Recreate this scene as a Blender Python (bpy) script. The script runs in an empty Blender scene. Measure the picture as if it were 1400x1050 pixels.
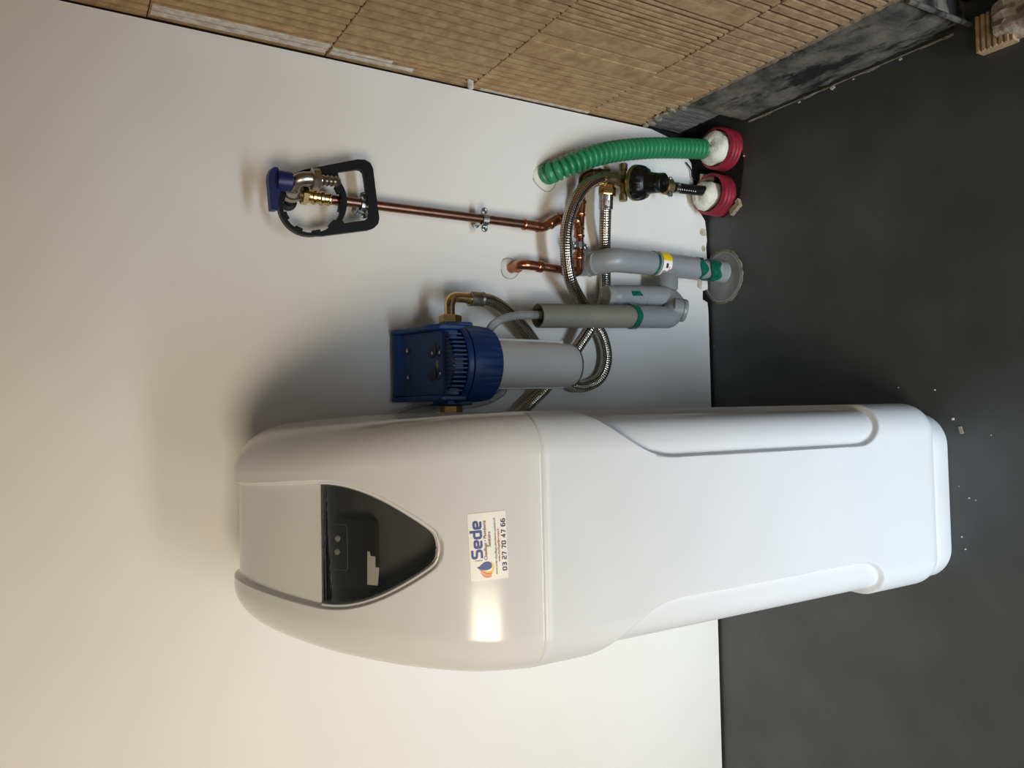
import bpy, bmesh, math, random
import numpy as np
from mathutils import Vector, Matrix
random.seed(7)
rng = np.random.default_rng(7)
C = bpy.context.scene.collection
PI = math.pi

# ------------------------------------------------------------------ camera, sky, lights, exposure
CAM = np.array([0.2722, -1.1618, 1.169]); YAW, PITCH, ROLL, FPX = 0.0411, 0.5369, -0.0003, 1069.7
_f = np.array([math.sin(YAW)*math.cos(PITCH), math.cos(YAW)*math.cos(PITCH), -math.sin(PITCH)])
_r = np.array([math.cos(YAW), -math.sin(YAW), 0.0]); _d = np.cross(_f, _r)
_r, _d = _r*math.cos(ROLL)+_d*math.sin(ROLL), -_r*math.sin(ROLL)+_d*math.cos(ROLL)
cam = bpy.data.objects.new('camera', bpy.data.cameras.new('camera')); C.objects.link(cam)
M = Matrix(((_d[0], _r[0], -_f[0], CAM[0]), (_d[1], _r[1], -_f[1], CAM[1]), (_d[2], _r[2], -_f[2], CAM[2]), (0, 0, 0, 1)))
cam.matrix_world = M                       # the photo was taken with the phone on its side
cam.data.sensor_fit = 'HORIZONTAL'; cam.data.sensor_width = 36; cam.data.lens = 36*FPX/1400
cam.data.clip_start = 0.02
sc = bpy.context.scene; sc.camera = cam
sc.view_settings.view_transform = 'Standard'; sc.view_settings.look = 'None'
sc.view_settings.gamma = 1; sc.view_settings.use_curve_mapping = False
sc.view_settings.exposure = 0.0

w = bpy.data.worlds.new('room_daylight'); sc.world = w; w.use_nodes = True
w.node_tree.nodes['Background'].inputs[0].default_value = (0.96, 0.94, 0.90, 1)
w.node_tree.nodes['Background'].inputs[1].default_value = 0.125

def area(name, loc, target, sx, sy, power, col, spread=PI):
    L = bpy.data.lights.new(name, 'AREA'); L.shape = 'RECTANGLE'; L.size = sx; L.size_y = sy
    L.energy = power; L.color = col; L.spread = spread
    o = bpy.data.objects.new(name, L); C.objects.link(o); o.location = loc
    o.rotation_euler = (Vector(target)-Vector(loc)).to_track_quat('-Z', 'Y').to_euler()
    return o
area('window_light', (-0.66, -2.20, 1.44), (-0.42, 0, 0.82), 0.58, 0.68, 9.5, (1.0, 0.86, 0.63), math.radians(90))
area('low_cool_fill', (-0.40, -2.30, 0.16), (0.38, 0, 0.00), 1.75, 0.28, 7.7, (0.76, 0.88, 1.0), math.radians(62))  # added fill lamp, low and narrow, to brighten the lower wall

def at(px, py, y):
    """point of the plane y (metres in front of the wall, negative) seen at a photo position"""
    d = _r*((525-py)/FPX) + _d*((px-700)/FPX) + _f
    return CAM + d*((y-CAM[1])/d[1])
def atz(px, py, z):
    d = _r*((525-py)/FPX) + _d*((px-700)/FPX) + _f
    return CAM + d*((z-CAM[2])/d[2])

# ------------------------------------------------------------------ materials
def srgb(r, g, b):
    f = lambda c: (c/255/12.92) if c/255 <= .04045 else ((c/255+.055)/1.055)**2.4
    return (f(r), f(g), f(b), 1)
def mat(name, c1, c2=None, rough=.5, metal=0., scale=30., bump=0., bscale=None, spec=.5, coat=0., detail=4, rvar=0.):
    m = bpy.data.materials.new(name); m.use_nodes = True; nt = m.node_tree; N = nt.nodes; b = N['Principled BSDF']
    b.inputs['Roughness'].default_value = rough; b.inputs['Metallic'].default_value = metal
    b.inputs['Specular IOR Level'].default_value = spec; b.inputs['Coat Weight'].default_value = coat
    b.inputs['Coat Roughness'].default_value = .08
    tc = N.new('ShaderNodeTexCoord')
    nz = N.new('ShaderNodeTexNoise'); nz.inputs['Scale'].default_value = scale; nz.inputs['Detail'].default_value = detail
    nt.links.new(tc.outputs['Object'], nz.inputs['Vector'])
    mx = N.new('ShaderNodeMix'); mx.data_type = 'RGBA'
    rp = N.new('ShaderNodeValToRGB'); rp.color_ramp.elements[0].position = .35; rp.color_ramp.elements[1].position = .65
    nt.links.new(nz.outputs['Fac'], rp.inputs['Fac']); nt.links.new(rp.outputs['Color'], mx.inputs['Factor'])
    mx.inputs['A'].default_value = c1; mx.inputs['B'].default_value = c2 or c1
    nt.links.new(mx.outputs['Result'], b.inputs['Base Color'])
    if rvar:
        mr = N.new('ShaderNodeMapRange'); mr.inputs['To Min'].default_value = rough-rvar; mr.inputs['To Max'].default_value = rough+rvar
        nt.links.new(nz.outputs['Fac'], mr.inputs['Value']); nt.links.new(mr.outputs['Result'], b.inputs['Roughness'])
    if bump:
        n2 = N.new('ShaderNodeTexNoise'); n2.inputs['Scale'].default_value = bscale or scale*4; n2.inputs['Detail'].default_value = 5
        nt.links.new(tc.outputs['Object'], n2.inputs['Vector'])
        bp = N.new('ShaderNodeBump'); bp.inputs['Strength'].default_value = bump; bp.inputs['Distance'].default_value = .002
        nt.links.new(n2.outputs['Fac'], bp.inputs['Height']); nt.links.new(bp.outputs['Normal'], b.inputs['Normal'])
    return m

m_board = mat('white_painted_board', srgb(226, 224, 220), srgb(222, 219, 214), rough=.55, scale=3, bump=.05, bscale=220)
m_filler = mat('white_filler', srgb(222, 220, 212), srgb(206, 203, 194), rough=.85, scale=60, bump=.25, bscale=200)
m_gypsum = mat('torn_gypsum', srgb(196, 186, 168), srgb(150, 136, 118), rough=.95, scale=60, bump=.4)
m_dark = mat('gap_shade', srgb(26, 25, 24), srgb(16, 15, 15), rough=.95, scale=20)  # near-black colour standing in for the shade in gaps
m_floor = mat('charcoal_tile', srgb(76, 79, 80), srgb(64, 66, 67), rough=.44, scale=7, bump=.06, bscale=120, rvar=.07, detail=7)
m_clay = mat('terracotta', srgb(193, 163, 121), srgb(167, 134, 96), rough=.92, scale=55, bump=.6, bscale=300, detail=11)
m_clay2 = mat('terracotta_red', srgb(191, 159, 117), srgb(167, 130, 93), rough=.92, scale=45, bump=.6, bscale=300, detail=11)
m_clay3 = mat('terracotta_grey', srgb(189, 159, 119), srgb(163, 132, 95), rough=.92, scale=60, bump=.6, bscale=300, detail=11)
m_joint = mat('dark_joint_mortar', srgb(84, 56, 40), srgb(64, 44, 34), rough=.95, scale=50)  # dark brown backing seen in the joints between bricks
m_mortar2 = mat('tan_mortar', srgb(150, 132, 104), srgb(122, 106, 84), rough=.95, scale=70, bump=.6)
m_block = mat('dark_grey_block', srgb(112, 110, 106), srgb(92, 90, 87), rough=.95, scale=50, bump=.5)
m_plaster = mat('white_plaster', srgb(214, 208, 198), srgb(188, 178, 164), rough=.9, scale=90, bump=.4)
m_mortar = mat('grey_mortar', srgb(150, 142, 128), srgb(112, 104, 92), rough=.95, scale=70, bump=.6)
m_rubble = mat('rough_mortar_face', srgb(176, 160, 138), srgb(120, 104, 86), rough=.95, scale=60, bump=.9, bscale=140)
m_white = mat('white_plastic_lid', srgb(214, 213, 212), srgb(212, 211, 210), rough=.16, scale=8, spec=.5)
m_white2 = mat('white_plastic_cabinet', srgb(215, 216, 219), srgb(212, 213, 216), rough=.36, scale=8, bump=.02, bscale=700)
m_black = mat('black_plastic', srgb(13, 13, 14), srgb(10, 10, 11), rough=.45, scale=40, spec=.3)
m_blackg = mat('black_bonnet_plastic', srgb(13, 13, 13), srgb(10, 10, 10), rough=.35, scale=40, spec=.4)
m_interior = mat('dark_interior_plastic', srgb(92, 92, 91), srgb(84, 84, 83), rough=.4, scale=20)
m_panel = mat('control_panel_plastic', srgb(40, 40, 38), srgb(35, 35, 34), rough=.35, scale=20)
m_glint = mat('white_glint', srgb(250, 248, 240), rough=.1)  # plain white, paints the reflections of lamps as small discs
m_paper = mat('white_paper', srgb(236, 233, 228), srgb(232, 228, 222), rough=.35, scale=30)
m_blue = mat('blue_filter_plastic', srgb(20, 60, 118), srgb(17, 53, 106), rough=.45, scale=30, bump=.05, bscale=400)
m_blued = mat('dark_blue_emblem', srgb(14, 30, 66), srgb(12, 26, 58), rough=.4, scale=60)
m_navy = mat('navy_handle', srgb(26, 30, 88), srgb(22, 25, 78), rough=.38, scale=30)
m_pvc = mat('grey_pvc', srgb(136, 139, 141), srgb(128, 131, 133), rough=.38, scale=12, bump=.02, bscale=300)
m_pvc2 = mat('olive_grey_pvc', srgb(128, 126, 114), srgb(120, 119, 108), rough=.5, scale=12, bump=.02, bscale=300)
m_pvc3 = mat('light_grey_pvc', srgb(150, 152, 150), srgb(136, 138, 137), rough=.5, scale=40, bump=.05)
m_glue = mat('green_pipe_glue', srgb(12, 104, 82), srgb(8, 78, 64), rough=.12, scale=120, bump=.8, bscale=120, spec=.8)
m_green = mat('green_conduit', srgb(42, 132, 88), srgb(36, 120, 78), rough=.38, scale=30)
m_red = mat('red_conduit', srgb(158, 38, 58), srgb(124, 30, 46), rough=.45, scale=50)
m_foam = mat('expanding_foam', srgb(230, 228, 216), srgb(214, 211, 196), rough=.85, scale=90, bump=.6, bscale=260)
m_copper = mat('copper', (.56, .24, .14, 1), (.40, .16, .09, 1), rough=.24, metal=1, scale=70, rvar=.08)
m_copperb = mat('tarnished_copper', (.26, .130, .088, 1), (.19, .092, .062, 1), rough=.33, metal=1, scale=50, rvar=.06)
m_brass = mat('brass', (.72, .50, .22, 1), (.62, .42, .18, 1), rough=.22, metal=1, scale=60, rvar=.06)
m_brassd = mat('dull_brass', (.36, .28, .15, 1), (.27, .21, .11, 1), rough=.4, metal=1, scale=60, rvar=.08)
m_nickel = mat('nickel', (.44, .41, .35, 1), (.36, .33, .29, 1), rough=.30, metal=1, scale=60, rvar=.06)
m_zinc = mat('zinc', (.62, .65, .67, 1), (.50, .52, .54, 1), rough=.28, metal=1, scale=80, rvar=.08)
m_steel = mat('ferrule_steel', (.56, .55, .53, 1), (.46, .45, .43, 1), rough=.25, metal=1, scale=60)
m_fitglue = mat('green_jointing_paste', srgb(92, 140, 62), srgb(70, 112, 48), rough=.5, scale=80)
m_yellow = mat('yellow_print', srgb(232, 196, 20), rough=.4)
m_tubeclear = None
m_crumb = mat('white_crumb', srgb(225, 222, 214), srgb(200, 196, 186), rough=.9, scale=200)
m_foambit = mat('cream_foam_crumb', srgb(214, 210, 160), srgb(150, 144, 100), rough=.9, scale=200)
m_opening = mat('opening_shade', srgb(15, 15, 15), srgb(12, 12, 12), rough=.6, scale=12)  # near-black colour stands in for the dark of the opening
m_t_blue = mat('print_blue', srgb(14, 56, 140), rough=.4); m_t_brown = mat('print_brown', srgb(104, 70, 58), rough=.4)
m_t_teal = mat('print_teal', srgb(70, 140, 140), rough=.4); m_t_red = mat('print_red', srgb(196, 70, 50), rough=.4)
m_t_navy = mat('print_navy', srgb(16, 26, 84), rough=.4); m_t_orange = mat('print_orange', srgb(236, 122, 52), rough=.4)
m_t_yel = mat('print_yellow', srgb(246, 206, 52), rough=.4); m_t_grey = mat('print_grey', srgb(90, 100, 120), rough=.4)
m_t_black = mat('print_black', srgb(40, 40, 50), rough=.4); m_t_pink = mat('print_pink', srgb(214, 120, 140), rough=.4)

def braid():
    m = mat('stainless_braid', (.66, .61, .53, 1), (.56, .52, .45, 1), rough=.20, metal=1, scale=60)
    nt = m.node_tree; N = nt.nodes; b = N['Principled BSDF']
    uv = N.new('ShaderNodeUVMap'); sx = N.new('ShaderNodeSeparateXYZ'); nt.links.new(uv.outputs['UV'], sx.inputs[0])
    def mth(op, a, c):
        n = N.new('ShaderNodeMath'); n.operation = op
        for i, v in enumerate((a, c)):
            if v is None: continue
            if isinstance(v, (int, float)): n.inputs[i].default_value = v
            else: nt.links.new(v, n.inputs[i])
        return n.outputs[0]
    a = mth('MULTIPLY', sx.outputs[0], 2*PI*9); v = mth('MULTIPLY', sx.outputs[1], 2*PI*120)
    s1 = mth('SINE', mth('ADD', a, v), None); s2 = mth('SINE', mth('SUBTRACT', a, v), None)
    h = mth('MULTIPLY', s1, s2)
    src = b.inputs['Base Color'].links[0].from_socket
    mr = N.new('ShaderNodeMapRange'); mr.inputs['From Min'].default_value = -.6; mr.inputs['From Max'].default_value = .5; nt.links.new(h, mr.inputs['Value'])
    mx = N.new('ShaderNodeMix'); mx.data_type = 'RGBA'; nt.links.new(mr.outputs[0], mx.inputs['Factor'])
    mx.inputs['A'].default_value = (.16, .145, .12, 1); nt.links.new(src, mx.inputs['B']); nt.links.new(mx.outputs['Result'], b.inputs['Base Color'])  # shade between the strands painted into the base colour
    bp = N.new('ShaderNodeBump'); bp.inputs['Strength'].default_value = .35; bp.inputs['Distance'].default_value = .001
    nt.links.new(h, bp.inputs['Height']); nt.links.new(bp.outputs['Normal'], b.inputs['Normal'])
    return m
m_braid = braid()
def see_through(name, tint, gloss_rough, f0):
    m = bpy.data.materials.new(name); m.use_nodes = True; nt = m.node_tree; N = nt.nodes
    N.remove(N['Principled BSDF'])
    t = N.new('ShaderNodeBsdfTransparent'); t.inputs[0].default_value = tint
    g = N.new('ShaderNodeBsdfGlossy'); g.inputs['Roughness'].default_value = gloss_rough
    fr = N.new('ShaderNodeFresnel'); fr.inputs['IOR'].default_value = f0
    nz = N.new('ShaderNodeTexNoise'); nz.inputs['Scale'].default_value = 12
    bp = N.new('ShaderNodeBump'); bp.inputs['Strength'].default_value = .03; bp.inputs['Distance'].default_value = .001
    nt.links.new(nz.outputs['Fac'], bp.inputs['Height']); nt.links.new(bp.outputs['Normal'], g.inputs['Normal'])
    x = N.new('ShaderNodeMixShader'); nt.links.new(fr.outputs[0], x.inputs[0])
    nt.links.new(t.outputs[0], x.inputs[1]); nt.links.new(g.outputs[0], x.inputs[2])
    nt.links.new(x.outputs[0], N['Material Output'].inputs['Surface'])
    return m
m_smoke = see_through('smoked_clear_plastic', (.90, .90, .89, 1), .03, 1.5)
def vinyl():
    m = see_through('clear_vinyl_tube', (.86, .87, .86, 1), .08, 1.35); nt = m.node_tree; N = nt.nodes
    d = N.new('ShaderNodeBsdfPrincipled'); d.inputs['Base Color'].default_value = (.62, .63, .62, 1); d.inputs['Roughness'].default_value = .12
    x = N.new('ShaderNodeMixShader'); x.inputs[0].default_value = .30; out = N['Material Output'].inputs['Surface']
    nt.links.new(out.links[0].from_socket, x.inputs[1]); nt.links.new(d.outputs[0], x.inputs[2]); nt.links.new(x.outputs[0], out)
    return m
m_hose = vinyl()
m_bowl = mat('milky_clear_bowl', srgb(214, 211, 206), srgb(206, 203, 199), rough=.16, scale=10, spec=.6)

# kerb: concrete with black bitumen
def kerbmat():
    m = mat('bitumen_stained_concrete', srgb(116, 110, 100), srgb(66, 64, 61), rough=.9, scale=26, bump=.7, bscale=120, detail=9)
    nt = m.node_tree; N = nt.nodes; b = N['Principled BSDF']
    src = b.inputs['Base Color'].links[0].from_socket
    tc = N.new('ShaderNodeTexCoord'); mp = N.new('ShaderNodeMapping'); mp.inputs['Scale'].default_value = (6, 5, 14)
    nt.links.new(tc.outputs['Object'], mp.inputs[0])
    nz = N.new('ShaderNodeTexNoise'); nz.inputs['Scale'].default_value = 1; nz.inputs['Detail'].default_value = 8; nz.inputs['Roughness'].default_value = .7
    nt.links.new(mp.outputs[0], nz.inputs['Vector'])
    rp = N.new('ShaderNodeValToRGB'); rp.color_ramp.elements[0].position = .50; rp.color_ramp.elements[1].position = .58
    nt.links.new(nz.outputs['Fac'], rp.inputs[0])
    mx = N.new('ShaderNodeMix'); mx.data_type = 'RGBA'; nt.links.new(rp.outputs[0], mx.inputs['Factor'])
    nt.links.new(src, mx.inputs['A']); mx.inputs['B'].default_value = srgb(22, 21, 21)
    nt.links.new(mx.outputs['Result'], b.inputs['Base Color'])
    return m
m_kerb = kerbmat()

# ------------------------------------------------------------------ builders
ORG = {}
def thing(name, label, cat, loc, group=None):
    o = bpy.data.objects.new(name, None); C.objects.link(o); o.location = loc; o.empty_display_size = .02
    o['label'] = label; o['category'] = cat
    if group: o['group'] = group
    ORG[o.name] = np.array(loc, float)
    return o
def org(o):
    while o is not None:
        if o.name in ORG: return ORG[o.name]
        o = o.parent
    return np.zeros(3)
def nrm(v):
    v = np.asarray(v, float); return v/max(np.linalg.norm(v), 1e-12)
def frame(d):
    d = nrm(d); a = np.array([0, 0, 1.]) if abs(d[2]) < .9 else np.array([1., 0, 0])
    u = nrm(np.cross(a, d)); return u, np.cross(d, u), d
def spline(pts, n=10):
    P = [np.asarray(p, float) for p in pts]; P = [2*P[0]-P[1]]+P+[2*P[-1]-P[-2]]; out = []
    for i in range(1, len(P)-2):
        for k in range(n):
            t = k/n; a, b, c, d = P[i-1:i+3]
            out.append(.5*((2*b)+(-a+c)*t+(2*a-5*b+4*c-d)*t*t+(-a+3*b-3*c+d)*t**3))
    return out+[P[-2]]
def bend(pts, r, n=8):
    """polyline with its corners rounded to radius r"""
    P = [np.asarray(p, float) for p in pts]; out = [P[0]]
    for a, b, c in zip(P, P[1:], P[2:]):
        u, v = nrm(a-b), nrm(c-b); ang = math.acos(max(-1, min(1, float(u@v))))
        t = min(r/math.tan(ang/2), .49*np.linalg.norm(a-b), .49*np.linalg.norm(c-b))
        p, q = b+u*t, b+v*t
        for k in range(n+1):
            s = k/n; out.append((1-s)**2*p+2*s*(1-s)*b+s*s*q)
    return out+[P[-1]]
class MB:
    def __init__(s): s.v = []; s.f = []; s.uv = None; s.mi = None
    def add(s, V, F):
        k = len(s.v); s.v += [tuple(map(float, p)) for p in V]; s.f += [tuple(i+k for i in f) for f in F]; return s
    def tube(s, pts, r, seg=16, caps=True):
        P = [np.asarray(p, float) for p in pts]; n = len(P); R = r if hasattr(r, '__len__') else [r]*n
        T = [nrm((P[min(i+1, n-1)]-P[max(i-1, 0)])) for i in range(n)]
        u, v, _ = frame(T[0]); V = []; UV = []; L = 0
        for i in range(n):
            if i:
                L += np.linalg.norm(P[i]-P[i-1]); u = nrm(u-T[i]*(u@T[i])); v = np.cross(T[i], u)
            for k in range(seg):
                a = 2*PI*k/seg; V.append(P[i]+(u*math.cos(a)+v*math.sin(a))*R[i]); UV.append((k/seg, L))
        F = []; FU = []
        for i in range(n-1):
            for k in range(seg):
                j = (k+1) % seg; F.append((i*seg+k, i*seg+j, (i+1)*seg+j, (i+1)*seg+k))
                a, b = UV[i*seg+k], UV[(i+1)*seg+k]; u1 = (k+1)/seg
                FU += [a, (u1, a[1]), (u1, b[1]), b]
        if caps:
            F.append(tuple(reversed(range(seg)))); F.append(tuple((n-1)*seg+k for k in range(seg)))
            FU += [(0, 0)]*(2*seg)
        if s.uv is None and not s.v: s.uv = FU
        elif s.uv is not None: s.uv += FU
        return s.add(V, F)
    def lathe(s, o, d, prof, seg=24, fn=None, caps=True):
        """prof: (radius, height along d)"""
        s.uv = None
        o = np.asarray(o, float); u, v, d = frame(d); V = []; n = len(prof)
        for i, (r, h) in enumerate(prof):
            for k in range(seg):
                a = 2*PI*k/seg; rr = r*(fn(a, i) if fn else 1); V.append(o+d*h+(u*math.cos(a)+v*math.sin(a))*rr)
        F = [(i*seg+k, i*seg+(k+1) % seg, (i+1)*seg+(k+1) % seg, (i+1)*seg+k) for i in range(n-1) for k in range(seg)]
        if caps: F += [tuple(reversed(range(seg))), tuple((n-1)*seg+k for k in range(seg))]
        return s.add(V, F)
    def hexnut(s, o, d, r, h, n=6):
        return s.lathe(o, d, [(r*.9, 0), (r, h*.12), (r, h*.88), (r*.9, h)], seg=n)
    def box(s, lo, hi):
        s.uv = None
        (a, b, c), (d, e, f) = lo, hi
        V = [(a, b, c), (d, b, c), (d, e, c), (a, e, c), (a, b, f), (d, b, f), (d, e, f), (a, e, f)]
        return s.add(V, [(3, 2, 1, 0), (4, 5, 6, 7), (0, 1, 5, 4), (1, 2, 6, 5), (2, 3, 7, 6), (3, 0, 4, 7)])
    def obox(s, o, ax, ay, az):
        """box centred at o with half-axis vectors"""
        s.uv = None
        o, ax, ay, az = (np.asarray(q, float) for q in (o, ax, ay, az))
        V = [o+i*ax+j*ay+k*az for k in (-1, 1) for i, j in ((-1, -1), (1, -1), (1, 1), (-1, 1))]
        F = [(3, 2, 1, 0), (4, 5, 6, 7), (0, 1, 5, 4), (1, 2, 6, 5), (2, 3, 7, 6), (3, 0, 4, 7)]
        if np.cross(ax, ay)@az < 0: F = [tuple(reversed(f)) for f in F]
        return s.add(V, F)
    def prism(s, loop, off):
        """closed planar loop swept by a vector (simple, fan-friendly outlines only)"""
        s.uv = None
        n = len(loop); V = [np.asarray(p, float) for p in loop]; V += [p+np.asarray(off, float) for p in V]
        F = [tuple(reversed(range(n))), tuple(range(n, 2*n))]+[(k, (k+1) % n, n+(k+1) % n, n+k) for k in range(n)]
        return s.add(V, F)
    def build(s, name, m, parent=None, label=None, bevel=0, smooth=True, kind=None, angle=38, recalc=True):
        me = bpy.data.meshes.new(name); O = org(parent)
        me.from_pydata([tuple(np.array(p)-O) for p in s.v], [], s.f)
        if s.uv is not None and len(s.uv) == len(me.loops):
            L = me.uv_layers.new(name='UVMap'); L.data.foreach_set('uv', np.array(s.uv, np.float32).ravel())
        elif recalc:
            b = bmesh.new(); b.from_mesh(me); bmesh.ops.recalc_face_normals(b, faces=b.faces); b.to_mesh(me); b.free()
        for q in (m if isinstance(m, (list, tuple)) else [m]): me.materials.append(q)
        if s.mi is not None: me.polygons.foreach_set('material_index', s.mi)
        me.polygons.foreach_set('use_smooth', [smooth]*len(me.polygons))
        if smooth: me.set_sharp_from_angle(angle=math.radians(angle))
        o = bpy.data.objects.new(name, me); C.objects.link(o); o.parent = parent
        if label: o['label'] = label
        if kind: o['kind'] = kind
        if bevel:
            q = o.modifiers.new('edge', 'BEVEL'); q.width = bevel; q.segments = 2; q.limit_method = 'ANGLE'
        return o
def curve_mesh(splines, depth, bev=0.0):
    """2D filled outline (outer loop, then holes) -> flat solid in xy, thickness along z"""
    cu = bpy.data.curves.new('outline', 'CURVE'); cu.dimensions = '2D'; cu.fill_mode = 'BOTH'; cu.extrude = depth; cu.bevel_depth = bev
    for lp in splines:
        sp = cu.splines.new('POLY'); sp.points.add(len(lp)-1); sp.use_cyclic_u = True
        for i, p in enumerate(lp): sp.points[i].co = (p[0], p[1], 0, 1)
    o = bpy.data.objects.new('outline', cu); C.objects.link(o)
    dg = bpy.context.evaluated_depsgraph_get(); me = o.evaluated_get(dg).to_mesh()
    V = [tuple(v.co) for v in me.vertices]; F = [tuple(p.vertices) for p in me.polygons]
    o.evaluated_get(dg).to_mesh_clear(); bpy.data.objects.remove(o); bpy.data.curves.remove(cu)
    return V, F
def text_mesh(body, size, bold=0.0, align='LEFT', spacing=1.0):
    cu = bpy.data.curves.new('print', 'FONT'); cu.body = body; cu.size = size; cu.offset = bold; cu.align_x = align
    cu.space_character = spacing; cu.resolution_u = 3
    o = bpy.data.objects.new('print', cu); C.objects.link(o); bpy.context.view_layer.update()
    dg = bpy.context.evaluated_depsgraph_get(); me = o.evaluated_get(dg).to_mesh()
    V = [tuple(v.co) for v in me.vertices]; F = [tuple(p.vertices) for p in me.polygons]
    o.evaluated_get(dg).to_mesh_clear(); bpy.data.objects.remove(o); bpy.data.curves.remove(cu)
    return V, F
def structure(o, label=None):
    o['kind'] = 'structure'
    if label: o['label'] = label
    return o
def sstep(t):
    t = np.clip(t, 0, 1); return t*t*(3-2*t)

# ------------------------------------------------------------------ the setting
W = 0.828
# floor
b = MB(); b.box((-2.2, -2.6, -.03), (2.0, .06, 0)); structure(b.build('floor', m_floor, smooth=False), 'dark charcoal tiled floor, matt with faint mottling')
# back wall: a painted board whose lower edge is ragged near the ducts
bot = [(-2.2, .006)]
x = -.55
for x, z in [(-.60, .006), (-.03, .005), (-.028, .0035), (-.008, .004), (.02, .0055), (.2, .006), (.42, .006), (.47, .006), (.487, .008), (.492, .021), (.51, .020), (.514, .006), (.56, .005),
             (.60, .007), (.615, .004), (.64, .006), (.655, .008), (.672, .022), (.70, .034), (.74, .038), (.77, .042), (.80, .07), (.813, .10), (.8225, .145)]: bot.append((x, z))
outer = bot+[(.8225, 2.3), (-2.2, 2.3)]
V, F = curve_mesh([outer], .0063)
b = MB(); b.add([(x, .0065-z, y) for x, y, z in V], F)
wall_back = structure(b.build('wall_back', m_board, smooth=False), 'white painted wall board above the dark floor')
b = MB(); b.box((-2.2, .025, 0), (1.2, .06, 2.3)); structure(b.build('wall_behind', m_dark, smooth=False))  # coloured near black as the shade behind the board
# torn bits of the board edge
for (px, py, rx, rz) in [(961, 318, .010, .010), (962, 340, .007, .007), (957, 388, .012, .008)]:
    p = at(px, py, -.0006); n = 9
    lp = [(p[0]+rx*math.cos(2*PI*k/n)*random.uniform(.7, 1.2), p[1], p[2]+rz*math.sin(2*PI*k/n)*random.uniform(.6, 1.2)) for k in range(n)]
    MB().prism(lp, (0, .0012, 0)).build('torn_patch', m_gypsum, wall_back, smooth=False, label='brown torn patch at the board edge')
# filled holes in the board
def patch(px, py, rx, rz, m=None):
    m = m or m_filler
    p = at(px, py, 0); b = MB(); n = 28; V = []
    for i, (q, h) in enumerate([(1.12, .0002), (1.0, .0018), (.7, .003), (.3, .0034)]):
        for k in range(n):
            a = 2*PI*k/n; jt = 1+.05*math.sin(3*a+px)+.02*math.sin(5*a+py)
            V.append((p[0]+rx*q*jt*math.cos(a), -h, p[2]+rz*q*jt*math.sin(a)))
    F = [(i*n+k, i*n+(k+1) % n, (i+1)*n+(k+1) % n, (i+1)*n+k) for i in range(3) for k in range(n)]+[tuple(3*n+k for k in range(n))]
    b.add(V, F); b.build('hole_filler', m, wall_back, label='dab of white filler around a pipe hole')
    b = MB(); ring = [(p[0]+rx*1.13*(1+.05*math.sin(3*a+px)+.02*math.sin(5*a+py))*math.cos(a), -.0003, p[2]+rz*1.13*(1+.05*math.sin(3*a+px)+.02*math.sin(5*a+py))*math.sin(a)) for a in np.linspace(PI*.55, PI*2.25, 44)]
    b.tube(ring, .00055, 6); b.build('filler_crack', m_mortar, wall_back, label='dark crack along the filler edge')
patch(745, 243, .021, .022); patch(697, 367, .016, .017)

# right wall: grooved hollow bricks, each its own object
b = MB(); b.box((W+.004, -.535, .152), (W+.14, .05, 2.3)); wall_right = structure(b.build('wall_right', m_joint, smooth=False), 'bare terracotta brick wall with vertical grooves')
def brick(y0, y1, z0, z1, grooves, m, proud=0.0):
    """y0 > y1; the grooves run vertically at the given places along the wall"""
    x0 = W-proud; gd = .0090; pts = [(y0, x0)]
    for yg in grooves:
        if yg < y0-.003 and yg > y1+.005:
            wg = .0060*random.uniform(.85, 1.15); pts += [(yg, x0), (yg+.0016, x0+gd), (yg-wg-.0024, x0+gd), (yg-wg, x0+.0006), (yg-wg-.0006, x0)]
    pts += [(y1, x0)]
    n = len(pts); V = [(x, y, z0) for y, x in pts]+[(x, y, z1) for y, x in pts]+[(W+.06, y0, z0), (W+.06, y1, z0), (W+.06, y0, z1), (W+.06, y1, z1)]
    F = [(k, k+1, n+k+1, n+k) for k in range(n-1)]
    F += [tuple(range(n))+(2*n+1, 2*n), tuple(range(n, 2*n))+(2*n+3, 2*n+2), (0, n, 2*n+2, 2*n), (n-1, 2*n-1, 2*n+3, 2*n+1)]
    return MB().add(V, F).build('brick', m, wall_right, smooth=False)
g = .0010
seq = lambda a, p, b: [a-p*k+random.uniform(-.0007, .0007) for k in range(int((a-b)/p)+1)]
G_AB = seq(-.008, .0185, -.15)+seq(-.178, .0195, -.375)
brick(.004, -.196, .166, .298-g, G_AB, m_clay2)
brick(-.198, -.534, .166, .298-g, seq(-.205, .0195, -.53), m_clay3, .0004)
brick(.004, -.1915, .298+g, .5485-g, seq(-.008, .0165, -.146), m_clay2, .0012)
brick(-.194, -.3905, .298+g, .5485-g, [-.212]+seq(-.257, .0117, -.365), m_clay)
brick(-.392, -.534, .298+g, .5485-g, seq(-.41, .018, -.53), m_clay3)
brick(.004, -.392, .5485+g, .799-g, [-.0045, -.0185, -.030, -.048, -.075, -.108, -.133, -.155, -.177, -.197, -.219, -.237, -.256, -.275, -.295, -.315, -.34, -.36], m_clay3, .0006)
brick(-.394, -.534, .5485+g, .799-g, seq(-.42, .02, -.53), m_clay2)
brick(.004, -.191, .799+g, 1.0500-g, [-.0045, -.0195, -.038, -.058, -.079, -.098, -.117, -.137, -.157], m_clay, .0)
brick(-.194, -.534, .799+g, 1.0500-g, seq(-.22, .0165, -.53), m_clay3)
brick(.004, -.392, 1.050+g, 1.300-g, seq(-.008, .0185, -.37), m_clay2, .0006)
brick(-.394, -.534, 1.050+g, 1.300-g, seq(-.42, .02, -.53), m_clay)
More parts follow.
